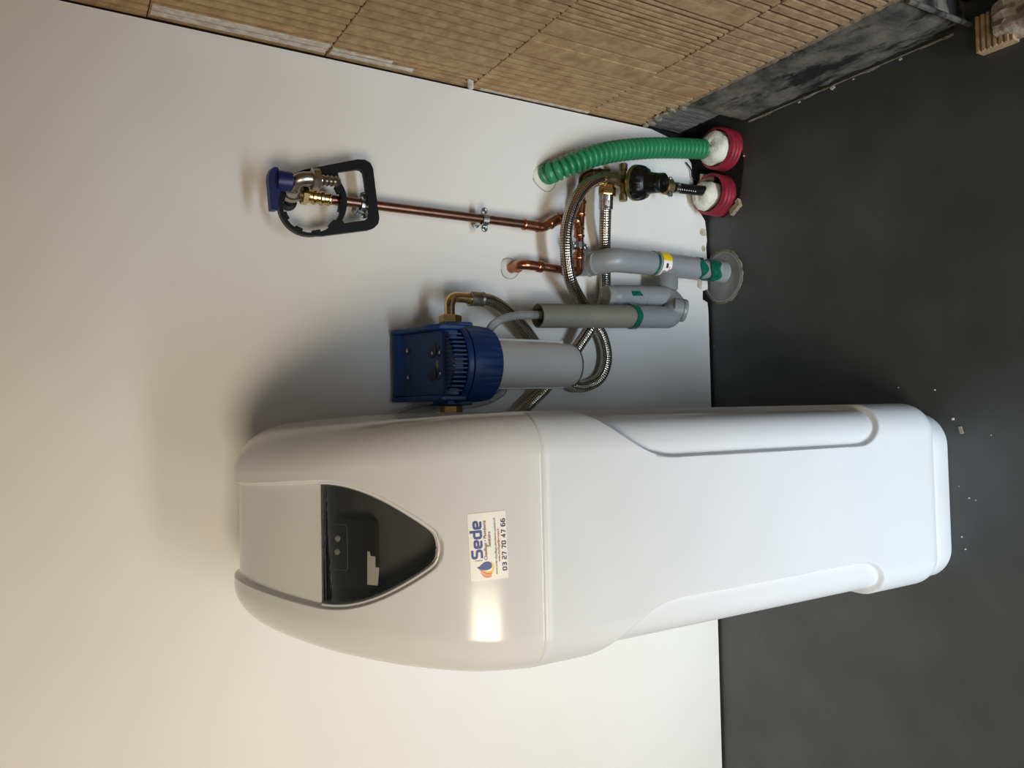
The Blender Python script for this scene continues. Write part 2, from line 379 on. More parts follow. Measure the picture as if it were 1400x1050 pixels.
# thin bed of mortar between bricks and kerb
b = MB(); ny = 60; V = []
for k in range(ny+1):
    y = -.01-.524*k/ny; q = random.uniform(-.0012, .0016)
    V += [(W-.0004+q*.6, y, .1565+random.uniform(-.0012, .0012)), (W-.0012+q*.6, y, .1615), (W+.0004+q, y, .1668+random.uniform(-.001, .001)), (W+.05, y, .1668), (W+.05, y, .1565)]
b.add(V, [(5*k+j, 5*(k+1)+j, 5*(k+1)+(j+1) % 5, 5*k+(j+1) % 5) for k in range(ny) for j in range(5)])
b.build('mortar_bed', m_mortar2, wall_right, smooth=False, label='thin pale mortar bed under the bricks')
# plaster smears on the ribs next to the corner
def smear(y0, y1, z0, z1):
    n = 14; V = []
    zs = np.linspace(z0, z1, n); V += [(W-.0022, y0+random.uniform(-.0005, .0005), z) for z in zs]+[(W-.0022, y1+random.uniform(-.0016, .0010), z) for z in zs]
    V += [(W+.002, y0, z) for z in zs]+[(W+.002, y1, z) for z in zs]
    F = []
    for k in range(n-1): F += [(k, k+1, n+k+1, n+k), (2*n+k, 2*n+k+1, k+1, k), (n+k, n+k+1, 3*n+k+1, 3*n+k)]
    MB().add(V, F).build('plaster_smear', m_plaster, wall_right, smooth=False, label='white plaster smeared over a brick rib')
smear(-.0095, -.0185, .8035, 1.047); smear(-.0245, -.0365, .8035, 1.047)
smear(-.0095, -.0175, .66, .797); smear(-.0235, -.0290, .70, .797); smear(.001, -.004, .30, .53)
for k in range(4):
    p = (W-.002, -.004-.007*k, .5485+.004*k); MB().lathe(p, (-1, .2, .3), [(.001, -.002), (.006, 0), (.005, .003), (.001, .005)], 7).build('plaster_blob', m_plaster, wall_right, label='blob of plaster on the brick joint')
for k in range(7):
    p = (W-.001, -.004-.016*k+random.uniform(-.004, .004), .160+random.uniform(-.004, .012)); r = random.uniform(.006, .011)
    MB().lathe(p, (-1, random.uniform(-.4, .4), random.uniform(-.3, .3)), [(.001, -.004), (r, 0), (r*.8, .003), (.001, .005)], 7).build('mortar_blob', m_mortar, wall_right, label='grey mortar lump under the bricks')
# kerb of stained concrete under the bricks: subdivided with a rough face
def kerb(y0, y1, z0, z1, x0, amp):
    ny, nz = 60, 16; V = []; F = []
    for j in range(nz+1):
        for i in range(ny+1):
            t = i/ny; s = j/nz; e = min(s, 1-s, t*3, (1-t)*3)*8
            q = amp*(math.sin(31*t+5*s)+math.sin(73*t-11*s)*.6+random.uniform(-.7, .7)) - .006*(1-min(1, e))**2
            V.append((x0-q if q < 0 else x0-q*.4, y0+(y1-y0)*t, z0+(z1-z0)*s+(random.uniform(-.002, .002) if j in (0, nz) else 0)))
    for j in range(nz):
        for i in range(ny): a = j*(ny+1)+i; F.append((a, a+1, a+ny+2, a+ny+1))
    k = len(V); V += [(x0+.1, y0, z0), (x0+.1, y1, z0), (x0+.1, y1, z1), (x0+.1, y0, z1)]
    top = [nz*(ny+1)+i for i in range(ny+1)]; bt = list(range(ny+1)); l = [j*(ny+1) for j in range(nz+1)]; r = [j*(ny+1)+ny for j in range(nz+1)]
    F += [tuple(top)+(k+2, k+3), tuple(bt)+(k+1, k), tuple(l)+(k+3, k), tuple(r)+(k+2, k+1)]
    return MB().add(V, F)
structure(kerb(-.102, -.532, 0, .150, W-.002, .0009).build('trim_1', m_kerb, angle=60), 'grey concrete kerb streaked with black bitumen under the brick wall')
structure(kerb(.02, -.088, .048, .158, W+.006, .0007).build('trim_2', m_block, angle=60), 'small grey concrete block in the corner beside the kerb')
b = MB(); b.box((W+.03, -.10, 0), (W+.1, .05, .15)); structure(b.build('gap_shade_box', m_dark, smooth=False))  # added box, its black is the shade between block and kerb
# thin irregular line of mortar along the foot of the kerb
b = MB(); V = []; n = 70
for k in range(n+1):
    y = -.115-.40*k/n; t = max(0, math.sin(k*.31)+.5*math.sin(k*.83+1)+random.uniform(-.3, .3)); wd = .0002+.0016*t; h = .0003+.0012*t
    V += [(W-.003, y, 0), (W-.003, y, h+.0006), (W-.0035-wd, y, h), (W-.0045-wd, y, 0)]
b.add(V, [(4*k+j, 4*(k+1)+j, 4*(k+1)+(j+1) % 4, 4*k+(j+1) % 4) for k in range(n) for j in range(4)])
b.build('mortar_line', m_mortar, bpy.data.objects['trim_1'], smooth=False, label='pale mortar scraps along the foot of the kerb')
for y, q in ((-.235, .7), (-.305, 1.2), (-.345, .5), (-.43, .8)):
    MB().obox((W-.008, y, .0015*q), (.0016*q, .001*q, 0), (-.0008*q, .0030*q, 0), (0, 0, .0015*q)).build('mortar_crumb', m_plaster, bpy.data.objects['trim_1'], smooth=False)
MB().tube([(W-.001, -.536, .148), (W-.004, -.541, .07), (W-.006, -.545, .012)], .004, 8).build('end_rod', m_kerb, bpy.data.objects['trim_1'], label='grey rod at the kerb end')
# black sheet added as the shade inside the opening
b = MB(); b.box((W+.03, -1.5, .006), (W+.07, -.538, 2.1)); structure(b.build('opening_shade_panel', m_opening, bevel=.003, smooth=False), 'black sheet painted as the shade in the gap beyond the kerb')

# ------------------------------------------------------------------ water softener
SX = .137
soft = thing('water_softener', 'tall white water softener with smoked window standing on the dark floor', 'water softener', (SX, -.28, 0))
HW, RC, YF, YB = .1355, .045, -.487, -.065
def rr_section(hw, r, yf, yb, nf=90, na=18, ns=110, rb=.03):
    """half outline from front centre round to the back centre: (x offset, y, p, nx, ny)"""
    o = []
    for x in np.linspace(0, hw-r, nf): o.append((x, yf, x, 0, -1))
    p0 = hw-r
    for a in np.linspace(0, PI/2, na+1)[1:]: o.append((hw-r+r*math.sin(a), yf+r-r*math.cos(a), p0+r*a, math.sin(a), -math.cos(a)))
    p1 = p0+r*PI/2
    for y in np.linspace(yf+r, yb-rb, ns)[1:]: o.append((hw, y, p1+y-yf-r, 1, 0))
    p2 = p1+yb-rb-yf-r
    for a in np.linspace(0, PI/2, 7)[1:]: o.append((hw-rb+rb*math.cos(a), yb-rb+rb*math.sin(a), p2+rb*a, math.cos(a), math.sin(a)))
    o.append((0, yb, p2+rb*PI/2+hw, 0, 1))
    return o
def smax(a, b, k):
    h = max(k-abs(a-b), 0)/k; return max(a, b)+h*h*k*.25
def recess(p, z):
    d1 = .0785-p+ (z-.4)*.004; d2 = .166-z; d3 = z-(.598+(p-.078)*1.02); d4 = p-.33
    s = smax(smax(smax(d1, d2, .055), d3, .05), d4, .08)
    return -s
def cabinet():
    zs = list(np.linspace(.036, .062, 9))+list(np.linspace(.062, .13, 12))[1:]+list(np.linspace(.13, .21, 80))[1:]+list(np.linspace(.21, .58, 40))[1:]+list(np.linspace(.58, .7, 100))[1:]+[.712, .722, .7275, .7305, .732]
    S = rr_section(HW, RC, YF, YB, 90, 56, 70); n = len(S); V = []
    for z in zs:
        q = 0.0
        if z < .062: q = .012*(1-math.sqrt(max(0, 1-((.062-z)/.026)**2)))
        if z > .7275: q = .0022*((z-.7275)/.0045)**2
        fl = .0
        for sx in (1, -1):
            for (x, y, p, nx, ny) in (S if sx == 1 else S[::-1][1:-1]):
                d = q+.0085*float(sstep(recess(p, z)/.0036)) - fl
                V.append((SX+sx*(x-nx*d), y-ny*d, z))
    m = 2*n-2
    F = [(j*m+k, j*m+(k+1) % m, (j+1)*m+(k+1) % m, (j+1)*m+k) for j in range(len(zs)-1) for k in range(m)]
    F += [tuple(reversed(range(m))), tuple((len(zs)-1)*m+k for k in range(m))]
    return MB().add(V, F)
cabinet().build('cabinet', m_white2, soft, angle=50)
# plinth
def plinth():
    hw, cx = .1265, .1315; S = rr_section(hw, .05, -.482, YB-.01, nf=8, na=12, ns=8); n = len(S); V = []
    zs = [(0, .0035), (.002, .001), (.005, 0), (.03, 0), (.036, .001), (.041, .0035), (.05, .006)]
    for z, q in zs:
        for sx in (1, -1):
            for (x, y, p, nx, ny) in (S if sx == 1 else S[::-1][1:-1]): V.append((cx+sx*(x-nx*q), y-ny*q, z))
    m = 2*n-2
    F = [(j*m+k, j*m+(k+1) % m, (j+1)*m+(k+1) % m, (j+1)*m+k) for j in range(len(zs)-1) for k in range(m)]+[tuple(reversed(range(m)))]
    return MB().add(V, F)
plinth().build('plinth', m_white2, soft, label='white stepped foot under the cabinet')

# lid: fan of sections around an axis inside it
LC = np.array([-.20, .7335])
PROF = [(-.4885, .7335), (-.482, .762), (-.470, .795), (-.449, .83), (-.420, .864), (-.380, .899), (-.335, .928), (-.285, .951), (-.235, .967), (-.19, .9735), (-.15, .970), (-.11, .956), (-.08, .93), (-.066, .89), (-.064, .82), (-.064, .7335)]
_pp = np.array(spline([(0, y, z) for y, z in PROF], 12))[:, 1:]
_th = np.arctan2(_pp[:, 1]-LC[1], -( _pp[:, 0]-LC[0])); _th[0] = 0; _th[-1] = PI
_rr = np.hypot(_pp[:, 0]-LC[0], _pp[:, 1]-LC[1])
Rth = lambda th: np.interp(th, _th, _rr)
HZ = ([.7335, .79, .85, .90, .945, .974], [.1355, .134, .1295, .1245, .118, .112])
T_TOP, T_APEX, T_RIDGE = None, None, None
def th_of(y, z): return math.atan2(z-LC[1], -(y-LC[0]))
T_TOP = th_of(-.343, .923); T_APEX = th_of(-.447, .8325); T_RIDGE = th_of(-.19, .9735)
def tip(s):
    return max(0., 1-s*s)**(.77-.30*s**8)
def strip_sd(x, th, grow=0.0):
    """>0 inside the tongue (window + panel above it); metres, roughly"""
    if th >= T_TOP:
        t = min(1, (th-T_TOP)/(T_RIDGE-T_TOP)); hw = .0700+(.0645-.0700)*t
        return hw+grow-abs(x)
    s = (T_TOP-th)/(T_TOP-T_APEX+grow/.24)
    if s >= 1: return -abs(x)-.2*(s-1)
    hw = (.0700+grow)*tip(s)
    return min(hw-abs(x), (1-s)*.24*(T_TOP-T_APEX)+grow*0+.0005)
def lid_pt(x_lin, th, drop=0.0, off=0.0):
    """x_lin in [-L, L] runs across; returns the surface point; drop sinks along the radius"""
    R = Rth(th); r = .046+.008*min(1, th/1.5); hw0 = .1355
    a = abs(x_lin); sg = 1 if x_lin >= 0 else -1; f = hw0-r; arc = r*PI/2
    if a <= f: x, d = a, 0
    elif a <= f+arc: t = (a-f)/r; x, d = f+r*math.sin(t), r*(1-math.cos(t))
    else: x, d = hw0, r+(a-f-arc)/.3*(R-r)
    q = max(R-d-drop, 0.0)+off
    y, z = LC[0]-q*math.cos(th), LC[1]+q*math.sin(th)
    k = np.interp(z, *HZ)/hw0
    if a > f+arc: pass
    return (SX+sg*x*k, y, z)
def half_w(th, grow):
    """half-width of the tongue outline grown by some metres (0 below its tip)"""
    if th >= T_TOP:
        t = min(1, (th-T_TOP)/(T_RIDGE-T_TOP)); return .0700+(.0645-.0700)*t+grow
    q = (T_TOP-th)/(T_TOP-T_APEX+grow/.26)
    return (.0700+grow)*tip(q) if q < 1 else 0.0
def lid():
    f = .1355-.046; G, PK = .0055, -.0022; TP = T_TOP-.006
    ta = lambda grow: T_TOP-(T_TOP-T_APEX+grow/.26)
    near = lambda c, a, b, n: list(c+(b-a)*(np.linspace(0, 1, n)**2.2))      # rows bunched at c
    ths = list(np.linspace(0, .012, 4))+list(np.linspace(.012, ta(G), 12))
    for g0, g1, n in ((ta(G), ta(0), 10), (ta(0), ta(PK), 8)): ths += near(g0, g0, g1, n)
    ths += near(ta(PK), ta(PK), TP-.0006, 100)+[TP, TP+.003, T_TOP]+list(np.linspace(T_TOP, 1.75, 46))+list(np.linspace(1.75, PI, 24))
    ths = sorted(set(round(float(t), 6) for t in ths))
    right = None; V = []; dep = []
    for th in ths:
        e = .0009*(1-min(1, th/.006))**2; fade = 1-sstep((th-T_RIDGE)/.9)
        wo, wi, wp = half_w(th, G), half_w(th, 0), half_w(th, PK)
        wo = max(wo, .004); wi = min(max(wi, .0015), wo-.0008); wp = min(max(wp, .0008), wi-.0004)
        so = float(sstep((th-ta(G))/(ta(0)-ta(G))))          # step fades in ahead of the tip
        sp = 1 if ta(PK) < th <= TP else 0
        cols = []
        for t in np.linspace(0, 1, 26): cols.append((wp*t*.985, .0072*so+.030*sp))
        cols.append((wp, .0072*so+.004*sp)); cols.append((wp+.0002, .0072*so))
        for t in np.linspace(0, 1, 4)[1:]: cols.append((wp+.0002+(wi-wp-.0002)*t, .0072*so))
        for t in np.linspace(0, 1, 13)[1:]: cols.append((wi+(wo-wi)*t, .0072*so*float(1-sstep(t))))
        for t in np.linspace(0, 1, 30)[1:]: cols.append((wo+(f-wo)*t, 0))
        for t in np.linspace(0, 1, 29)[1:]: cols.append((f+.0723*t, 0))
        for t in np.linspace(0, 1, 25)[1:]: cols.append((f+.0723+.3*t, 0))
        row = [(-u, d) for u, d in cols[::-1][:-1]]+cols
        for u, d in row: V.append(lid_pt(u, th, d*fade+e)); dep.append(d)
    m = len(row); F = []; mi = []
    for j in range(len(ths)-1):
        for k in range(m-1):
            q = (j*m+k, j*m+k+1, (j+1)*m+k+1, (j+1)*m+k); F.append(q); mi.append(1 if max(dep[i] for i in q) > .0085 else 0)
    b = MB().add(V, F); b.mi = mi
    return b
o = lid().build('lid', [m_white, m_interior], soft, angle=46, recalc=False)
b = bmesh.new(); b.from_mesh(o.data); bmesh.ops.remove_doubles(b, verts=b.verts, dist=1e-6); bmesh.ops.recalc_face_normals(b, faces=b.faces); b.to_mesh(o.data); b.free()
lid_o = o
# smoked window following the lid's curve
def window():
    V = []; F = []; nt, nx = 40, 28
    for lay, dr in ((0, .0052), (1, .0074)):
        for j in range(nt+1):
            s = j/nt; th = T_TOP-.004-(T_TOP-T_APEX-.008)*s
            hw = .0690*tip(min(s, .9995))
            for k in range(nx+1): V.append(lid_pt(hw*(2*k/nx-1), th, dr))
    n1 = (nt+1)*(nx+1); w1 = nx+1
    for j in range(nt):
        for k in range(nx):
            a = j*w1+k; F += [(a, a+1, a+w1+1, a+w1), (n1+a, n1+a+w1, n1+a+w1+1, n1+a+1)]
    rim = [k for k in range(w1)]+[j*w1+nx for j in range(1, nt+1)]+[nt*w1+k for k in range(nx-1, -1, -1)]+[j*w1 for j in range(nt-1, 0, -1)]
    F += [(rim[i], rim[(i+1) % len(rim)], n1+rim[(i+1) % len(rim)], n1+rim[i]) for i in range(len(rim))]
    return MB().add(V, F)
window().build('inspection_window', m_smoke, soft, angle=60, label='smoked window shaped like a rounded triangle')
rl = [lid_pt(-half_w(t, .0012), t, .0058) for t in np.linspace(T_TOP-.004, T_APEX+.0015, 60)]
rl += [lid_pt(0, T_APEX-.004, .0058)]+[lid_pt(half_w(t, .0012), t, .0058) for t in np.linspace(T_APEX+.0015, T_TOP-.004, 60)]
MB().tube(rl, .0017, 10).build('window_rim', m_white, soft, label='white raised rim round the window')
# what shows through it: control panel, its raised bezel line, two white discs painted as reflected glints, a white stepped piece
def patch_on_lid(x0, x1, t0, t1, d0, d1, rnd=0.0, n=10):
    V = []; F = []
    lo = []
    cx, ct, hx, ht = (x0+x1)/2, (t0+t1)/2, abs(x1-x0)/2, abs(t1-t0)/2
    for k in range(40):
        a = 2*PI*k/40; c, s = math.cos(a), math.sin(a); e = 2/(2+rnd)
        lo.append((cx+hx*math.copysign(abs(c)**e, c), ct+ht*math.copysign(abs(s)**e, s)))
    for d in (d0, d1): V += [lid_pt(x, t, d) for x, t in lo]
    F = [tuple(range(40)), tuple(reversed(range(40, 80)))]+[(k, (k+1) % 40, 40+(k+1) % 40, 40+k) for k in range(40)]
    return MB().add(V, F)
cp = patch_on_lid(-.054, .026, T_TOP-.012, T_TOP-.262, .022, .0345, 8).build('control_panel', m_panel, soft, label='dark control panel seen through the window')
bz = [lid_pt(x, t, .0216) for x, t in [(.020, T_TOP-.02), (.020, T_TOP-.10), (.0175, T_TOP-.108), (-.030, T_TOP-.108), (-.0325, T_TOP-.10), (-.0325, T_TOP-.02)]]
MB().tube(bz, .0005, 6).build('bezel_line', m_pvc, cp, label='pale bezel line')
for x, t in ((.0035, T_TOP-.050), (-.012, T_TOP-.045)):
    p = np.array(lid_pt(x, t, .0218)); MB().lathe(p-np.array([0, 0, 0]), p-np.array([SX, LC[0], LC[1]])*[0, 1, 1]-[p[0], 0, 0], [(.0034, 0), (.0034, .0008), (.0022, .0022)], 12).build('glint_disc', m_glint, cp, label='small white disc painted as a reflected glint')
piece_mb = MB()
def flat_on_lid(poly, dr, th=.0008):
    n = len(poly); V = [lid_pt(x, t, dr) for x, t in poly]+[lid_pt(x, t, dr+th) for x, t in poly]
    return MB().add(V, [tuple(range(n)), tuple(reversed(range(n, 2*n)))]+[(k, (k+1) % n, n+(k+1) % n, n+k) for k in range(n)])
TA = lambda s: T_TOP-(T_TOP-T_APEX)*s
flat_on_lid([(-.046, TA(.40)), (-.046, TA(.50)), (-.026, TA(.515)), (-.026, TA(.48)), (-.014, TA(.48)), (-.014, TA(.435)), (-.009, TA(.43)), (-.009, TA(.405))], .0212).build('stepped_piece', m_paper, soft, label='white stepped piece behind the window')  # white stepped flat shape set behind the window

# sticker
CARD_TH = lambda v: None
_z2 = [(lid_pt(0, t)[2], t) for t in np.linspace(0, .6, 200)]
arc = [0.0]; tt = np.linspace(0, .8, 400)
pts = [np.array(lid_pt(0, t)) for t in tt]
for a, c in zip(pts, pts[1:]): arc.append(arc[-1]+np.linalg.norm(c-a))
th_at = lambda s: float(np.interp(s, arc, tt))
def front_y(px, py):
    """arc length above the seam where a photo position meets the lid's front"""
    best = min(range(len(tt)), key=lambda i: abs(at(px, py, pts[i][1])[2]-pts[i][2])); return arc[best], at(px, py, pts[best][1])[0]-SX
CA = [front_y(638, 702), front_y(691, 697), front_y(695, 790), front_y(644, 796)]   # upper right, lower right, lower left, upper left
def card(u, v, lift=.0006):
    """u 0..1 left to right, v 0..1 bottom to top on the sticker"""
    bl, br, tr, tl = CA[2], CA[1], CA[0], CA[3]
    s = (1-v)*((1-u)*bl[0]+u*br[0])+v*((1-u)*tl[0]+u*tr[0]); x = (1-v)*((1-u)*bl[1]+u*br[1])+v*((1-u)*tl[1]+u*tr[1])
    return lid_pt(x, th_at(s), -lift)
n = 12; V = [card(i/n, j/n, .0004) for j in range(n+1) for i in range(n+1)]+[card(i/n, j/n, -.0003) for j in range(n+1) for i in range(n+1)]
F = [(j*(n+1)+i, j*(n+1)+i+1, (j+1)*(n+1)+i+1, (j+1)*(n+1)+i) for j in range(n) for i in range(n)]
sticker = MB().add(V, F).build('sticker', m_paper, soft, label='white business sticker with blue lettering and a flame and drop emblem')
def print_on(name, V, F, m, u0, v0, sc, lift, label=None, asp=1.0):
    """mesh in emblem units -> card; one unit = sc of card width"""
    VV = [card(u0+x*sc, v0+y*sc*1.75*asp, lift) for x, y, *_ in V]
    MB().add(VV, F).build(name, m, sticker, smooth=False, label=label, recalc=False)
def stroke(paths, wd, seg=5):
    """thick pen strokes with mitred joins, flat"""
    V = []; F = []
    for P in paths:
        P = [np.array(p, float) for p in P]; n = len(P); k = len(V)
        for i in range(n):
            d0 = nrm(P[i]-P[i-1]) if i else nrm(P[1]-P[0]); d1 = nrm(P[i+1]-P[i]) if i < n-1 else d0
            t = nrm(d0+d1); nn = np.array([-t[1], t[0]]); w_ = wd/2/max(.5, float(t@d1))
            V += [tuple(P[i]+nn*w_), tuple(P[i]-nn*w_)]
        F += [(k+2*i+1, k+2*i+3, k+2*i+2, k+2*i) for i in range(n-1)]
    return V, F
def rnd(pts, r=.12, n=4):
    P = [np.array([p[0], p[1], 0.]) for p in pts]; return [(q[0], q[1]) for q in bend(P, r, n)]
GL = {  # glyphs of the squared techno lettering, height 1
 'S': (.72, [rnd([(.70, .92), (.08, .92), (.08, .54), (.64, .50), (.64, .08), (.02, .08)], .17)]),
 'e': (.66, [rnd([(.12, .36), (.60, .36), (.60, .66), (.08, .66), (.08, .07), (.60, .07)], .15)]),
 'd': (.68, [rnd([(.60, .66), (.08, .66), (.08, .07), (.60, .07)], .17), [(.60, 0.0), (.60, 1.06)]]),
 '0': (.70, [rnd([(.34, .92), (.08, .92), (.08, .08), (.60, .08), (.60, .92), (.32, .92)], .2)]),
 '3': (.66, [rnd([(.04, .92), (.58, .92), (.58, .08), (.04, .08)], .18), [(.14, .5), (.58, .5)]]),
 '2': (.68, [rnd([(.04, .92), (.58, .92), (.58, .50), (.08, .46), (.08, .08), (.64, .08)], .16)]),
 '7': (.64, [rnd([(.02, .92), (.58, .92), (.24, .0)], .08)]),
 '4': (.74, [[(.48, .0), (.48, .96), (.08, .30), (.70, .30)]]),
 '6': (.70, [rnd([(.56, .92), (.08, .92), (.08, .08), (.60, .08), (.60, .54), (.10, .54)], .18)]),
 ' ': (.30, [])}
def lettering(s, wd, gap=.12):
    x = 0; PP = []
    for ch in s:
        a, ps = GL[ch]; PP += [[(px+x, py) for px, py in p] for p in ps]; x += a+gap
    V, F = stroke(PP, wd); return V, F, x-gap
V, F, wid = lettering('Sede', .205); print_on('lettering', V, F, m_t_blue, .325, .655, .555/wid, .0009, 'large blue word Sede', asp=.93)
V, F, wid = lettering('03 27 70 47 66', .19, .14); print_on('lettering', V, F, m_t_navy, .115, .028, .77/wid, .0009, 'phone number 03 27 70 47 66', asp=.88)
def words(s, m, u0, u1, v, label, bold=.01, asp=1.0):
    V, F = text_mesh(s, 1, bold); wid = max(p[0] for p in V); print_on('lettering', V, F, m, u0, v, (u1-u0)/wid, .0009, label, asp)
words('Chauffage • Plomberie', m_t_brown, .295, .88, .540, 'brown line Chauffage Plomberie')
words('Sanitaire', m_t_brown, .485, .71, .432, 'brown word Sanitaire')
words('www.sede-chauffage-plomberie-sanitaire.fr', m_t_teal, .07, .91, .285, 'small teal web address', .006, .95)
words('sede.chauffage@orange.fr', m_t_red, .255, .745, .205, 'small red mail address', .012, .85)
V, F = text_mesh('antoine', 1, .01); wid = max(p[0] for p in V); V = [(y, -x) for x, y, *_ in V]
print_on('lettering', V, F, m_t_grey, .288, .855, .105/wid, .0009, 'tiny grey upright word')
def drop(cx, cy, r, tipx, tipy, n=22):
    lp = []
    ta = math.atan2(tipy-cy, tipx-cx)
    for k in range(n+1):
        a = ta+.75+(2*PI-1.5)*k/n; lp.append((cx+r*math.cos(a), cy+r*math.sin(a)))
    m1 = ((lp[-1][0]+tipx)/2-.02, (lp[-1][1]+tipy)/2+.01); m2 = ((lp[0][0]+tipx)/2-.03, (lp[0][1]+tipy)/2)
    lp += [m1, (tipx, tipy), m2]; return [(x, y, 0) for x, y in lp], [tuple(range(len(lp)))]
def blob(pts, m, lift, name, lab):
    lp = [(p[0], p[1]) for p in spline([(x, y, 0) for x, y in pts+[pts[0]]], 6)[:-1]]
    cx, cy = sum(p[0] for p in lp)/len(lp), sum(p[1] for p in lp)/len(lp)
    V, F = curve_mesh([lp], 0.0); pr(name, V, F, m, lift, lab)
pr = lambda name, V, F, m, lift, lab: MB().add([card(x, y, lift) for x, y, *_ in V], F).build(name, m, sticker, smooth=False, label=lab, recalc=False)
blob([(.165, .62), (.125, .57), (.125, .48), (.16, .425), (.215, .415), (.268, .46), (.245, .39), (.195, .36), (.135, .38), (.088, .45), (.085, .54), (.115, .61)], m_t_yel, .0007, 'flame', 'yellow flame')
blob([(.185, .80), (.160, .72), (.130, .63), (.105, .55), (.108, .46), (.090, .43), (.072, .50), (.082, .60), (.12, .69)], m_t_orange, .0009, 'flame', 'orange flame')
blob([(.130, .74), (.085, .64), (.062, .55), (.064, .45), (.050, .46), (.036, .56), (.062, .67)], m_t_orange, .0009, 'flame', 'orange flame')
blob([(.198, .83), (.168, .74), (.152, .65), (.152, .54), (.175, .455), (.213, .43), (.252, .46), (.272, .54), (.262, .63), (.230, .71), (.206, .76)], m_t_blue, .0011, 'drop', 'blue drop')
# foam crumb stuck on the cabinet corner
p = np.array((SX+HW-.018, YF+.018, 0)); p = at(814, 583, -.470)
tb = thing('foam_crumb', 'cream foam crumb stuck to the white cabinet under its seam', 'crumb', tuple(p))
MB().obox(p, (.004, .001, .001), (-.001, .003, 0), (0, -.001, .005)).build('crumb', m_foambit, tb, bevel=.0015)

# ------------------------------------------------------------------ generic fittings
def axis_pts(a, c, n): return [np.asarray(a)*(1-t)+np.asarray(c)*t for t in np.linspace(0, 1, n)]
def collar(a, c, r, m, parent, name='press_fitting', bead=.0013, label=None):
    """press fitting sleeve from a to c with beads at both ends"""
    L = np.linalg.norm(np.asarray(c)-np.asarray(a))
    pr = [(r*.92, 0), (r, .0008), (r+bead, .0025), (r+bead, .0045), (r, .006), (r, L-.006), (r+bead, L-.0045), (r+bead, L-.0025), (r, L-.0008), (r*.92, L)]
    if L < .0125: pr = [(r, 0), (r+bead, L*.3), (r+bead, L*.7), (r, L)]
    return MB().lathe(a, np.asarray(c)-np.asarray(a), pr, 18).build(name, m, parent, label=label)

# ------------------------------------------------------------------ copper pipework
cop = thing('copper_pipework', 'copper pipework with press fittings running down the wall from the garden tap', 'pipe', tuple(at(795, 300, -.035)))
yC = -.032
A0, A1 = at(449, 272.5, yC), at(720, 307, yC)
A2 = at(742, 311, yC); A3 = at(772, 296, yC); A4 = at(791, 296, yC)
MB().tube([A0, A1], .0073, 16).build('pipe', m_copperb, cop, label='long dark copper riser')
d = nrm(A1-A0)
collar(at(714, 306.5, yC), at(737, 310, yC), .0088, m_copper, cop, 'elbow_socket')
MB().tube(bend([at(733, 309.5, yC), A2, at(762, 300, yC)], .018), .0086, 16).build('elbow', m_copper, cop)
collar(at(750, 307, yC), at(765, 298.5, yC), .0092, m_copper, cop, 'elbow_socket')
MB().tube([at(760, 301, yC), at(775, 294.5, yC), at(787, 294.5, yC)], .0075, 14).build('pipe', m_copper, cop)
# horizontal run with tee, from the upper elbow to the lower one
H0, H1 = at(796, 252, yC), at(791, 366, yC)
MB().tube([H0, H1], .0073, 16).build('pipe', m_copper, cop)
collar(at(795, 274, yC), at(793, 296, yC), .0090, m_copper, cop, 'tee')
MB().tube(bend([at(778, 299, yC), at(790, 300, yC), at(791.5, 322, yC)], .012), .0084, 16).build('tee_branch', m_copper, cop)
collar(at(791.5, 310, yC), at(791.5, 325, yC), .0090, m_copper, cop, 'tee_socket')
# upper elbow towards the reducer
MB().tube(bend([at(797, 262, yC), at(797, 239, yC), at(832, 237, yC-.006)], .020), .0086, 16).build('elbow', m_copperb, cop, label='dark copper bend behind the steel hose')
collar(at(797, 262, yC), at(797, 252, yC), .0095, m_copperb, cop, 'elbow_socket')
collar(at(806, 238.5, yC-.002), at(822, 237.5, yC-.004), .0095, m_copperb, cop, 'elbow_socket')
# lower leg: out of the wall, bends along it, ends in the elbow
collar(at(791, 345, yC), at(791, 356, yC), .0092, m_copper, cop, 'elbow_socket')
MB().tube(bend([at(791, 350, yC), at(791.5, 373, yC), at(770, 370, yC)], .011), .0089, 16).build('elbow', m_copper, cop)
collar(at(787, 372, yC), at(777, 371, yC), .0092, m_copper, cop, 'elbow_socket')
MB().tube([at(780, 370.5, yC), at(738, 364.5, yC)], .0073, 16).build('pipe', m_copper, cop)
MB().lathe(at(775, 370, yC), at(779, 370.5, yC)-at(775, 370, yC), [(.0078, 0), (.0094, .001), (.0090, .0045), (.0078, .006)], 16).build('paste_ring', m_fitglue, cop, label='ring of green jointing paste')
collar(at(742, 365, yC), at(733, 363.8, yC), .0092, m_copper, cop, 'elbow_socket')
MB().tube(bend([at(736, 364.2, yC), at(713, 361, yC), at(699, 367, -.004)], .016), .0087, 16).build('elbow', m_copper, cop)
B0, B1 = at(709, 364, -.020), at(699, 367, .008)
collar(B0, B0+(B1-B0)*.3, .0095, m_copper, cop, 'elbow_socket')
MB().tube([B0, B1], .0074, 16).build('pipe', m_copper, cop)

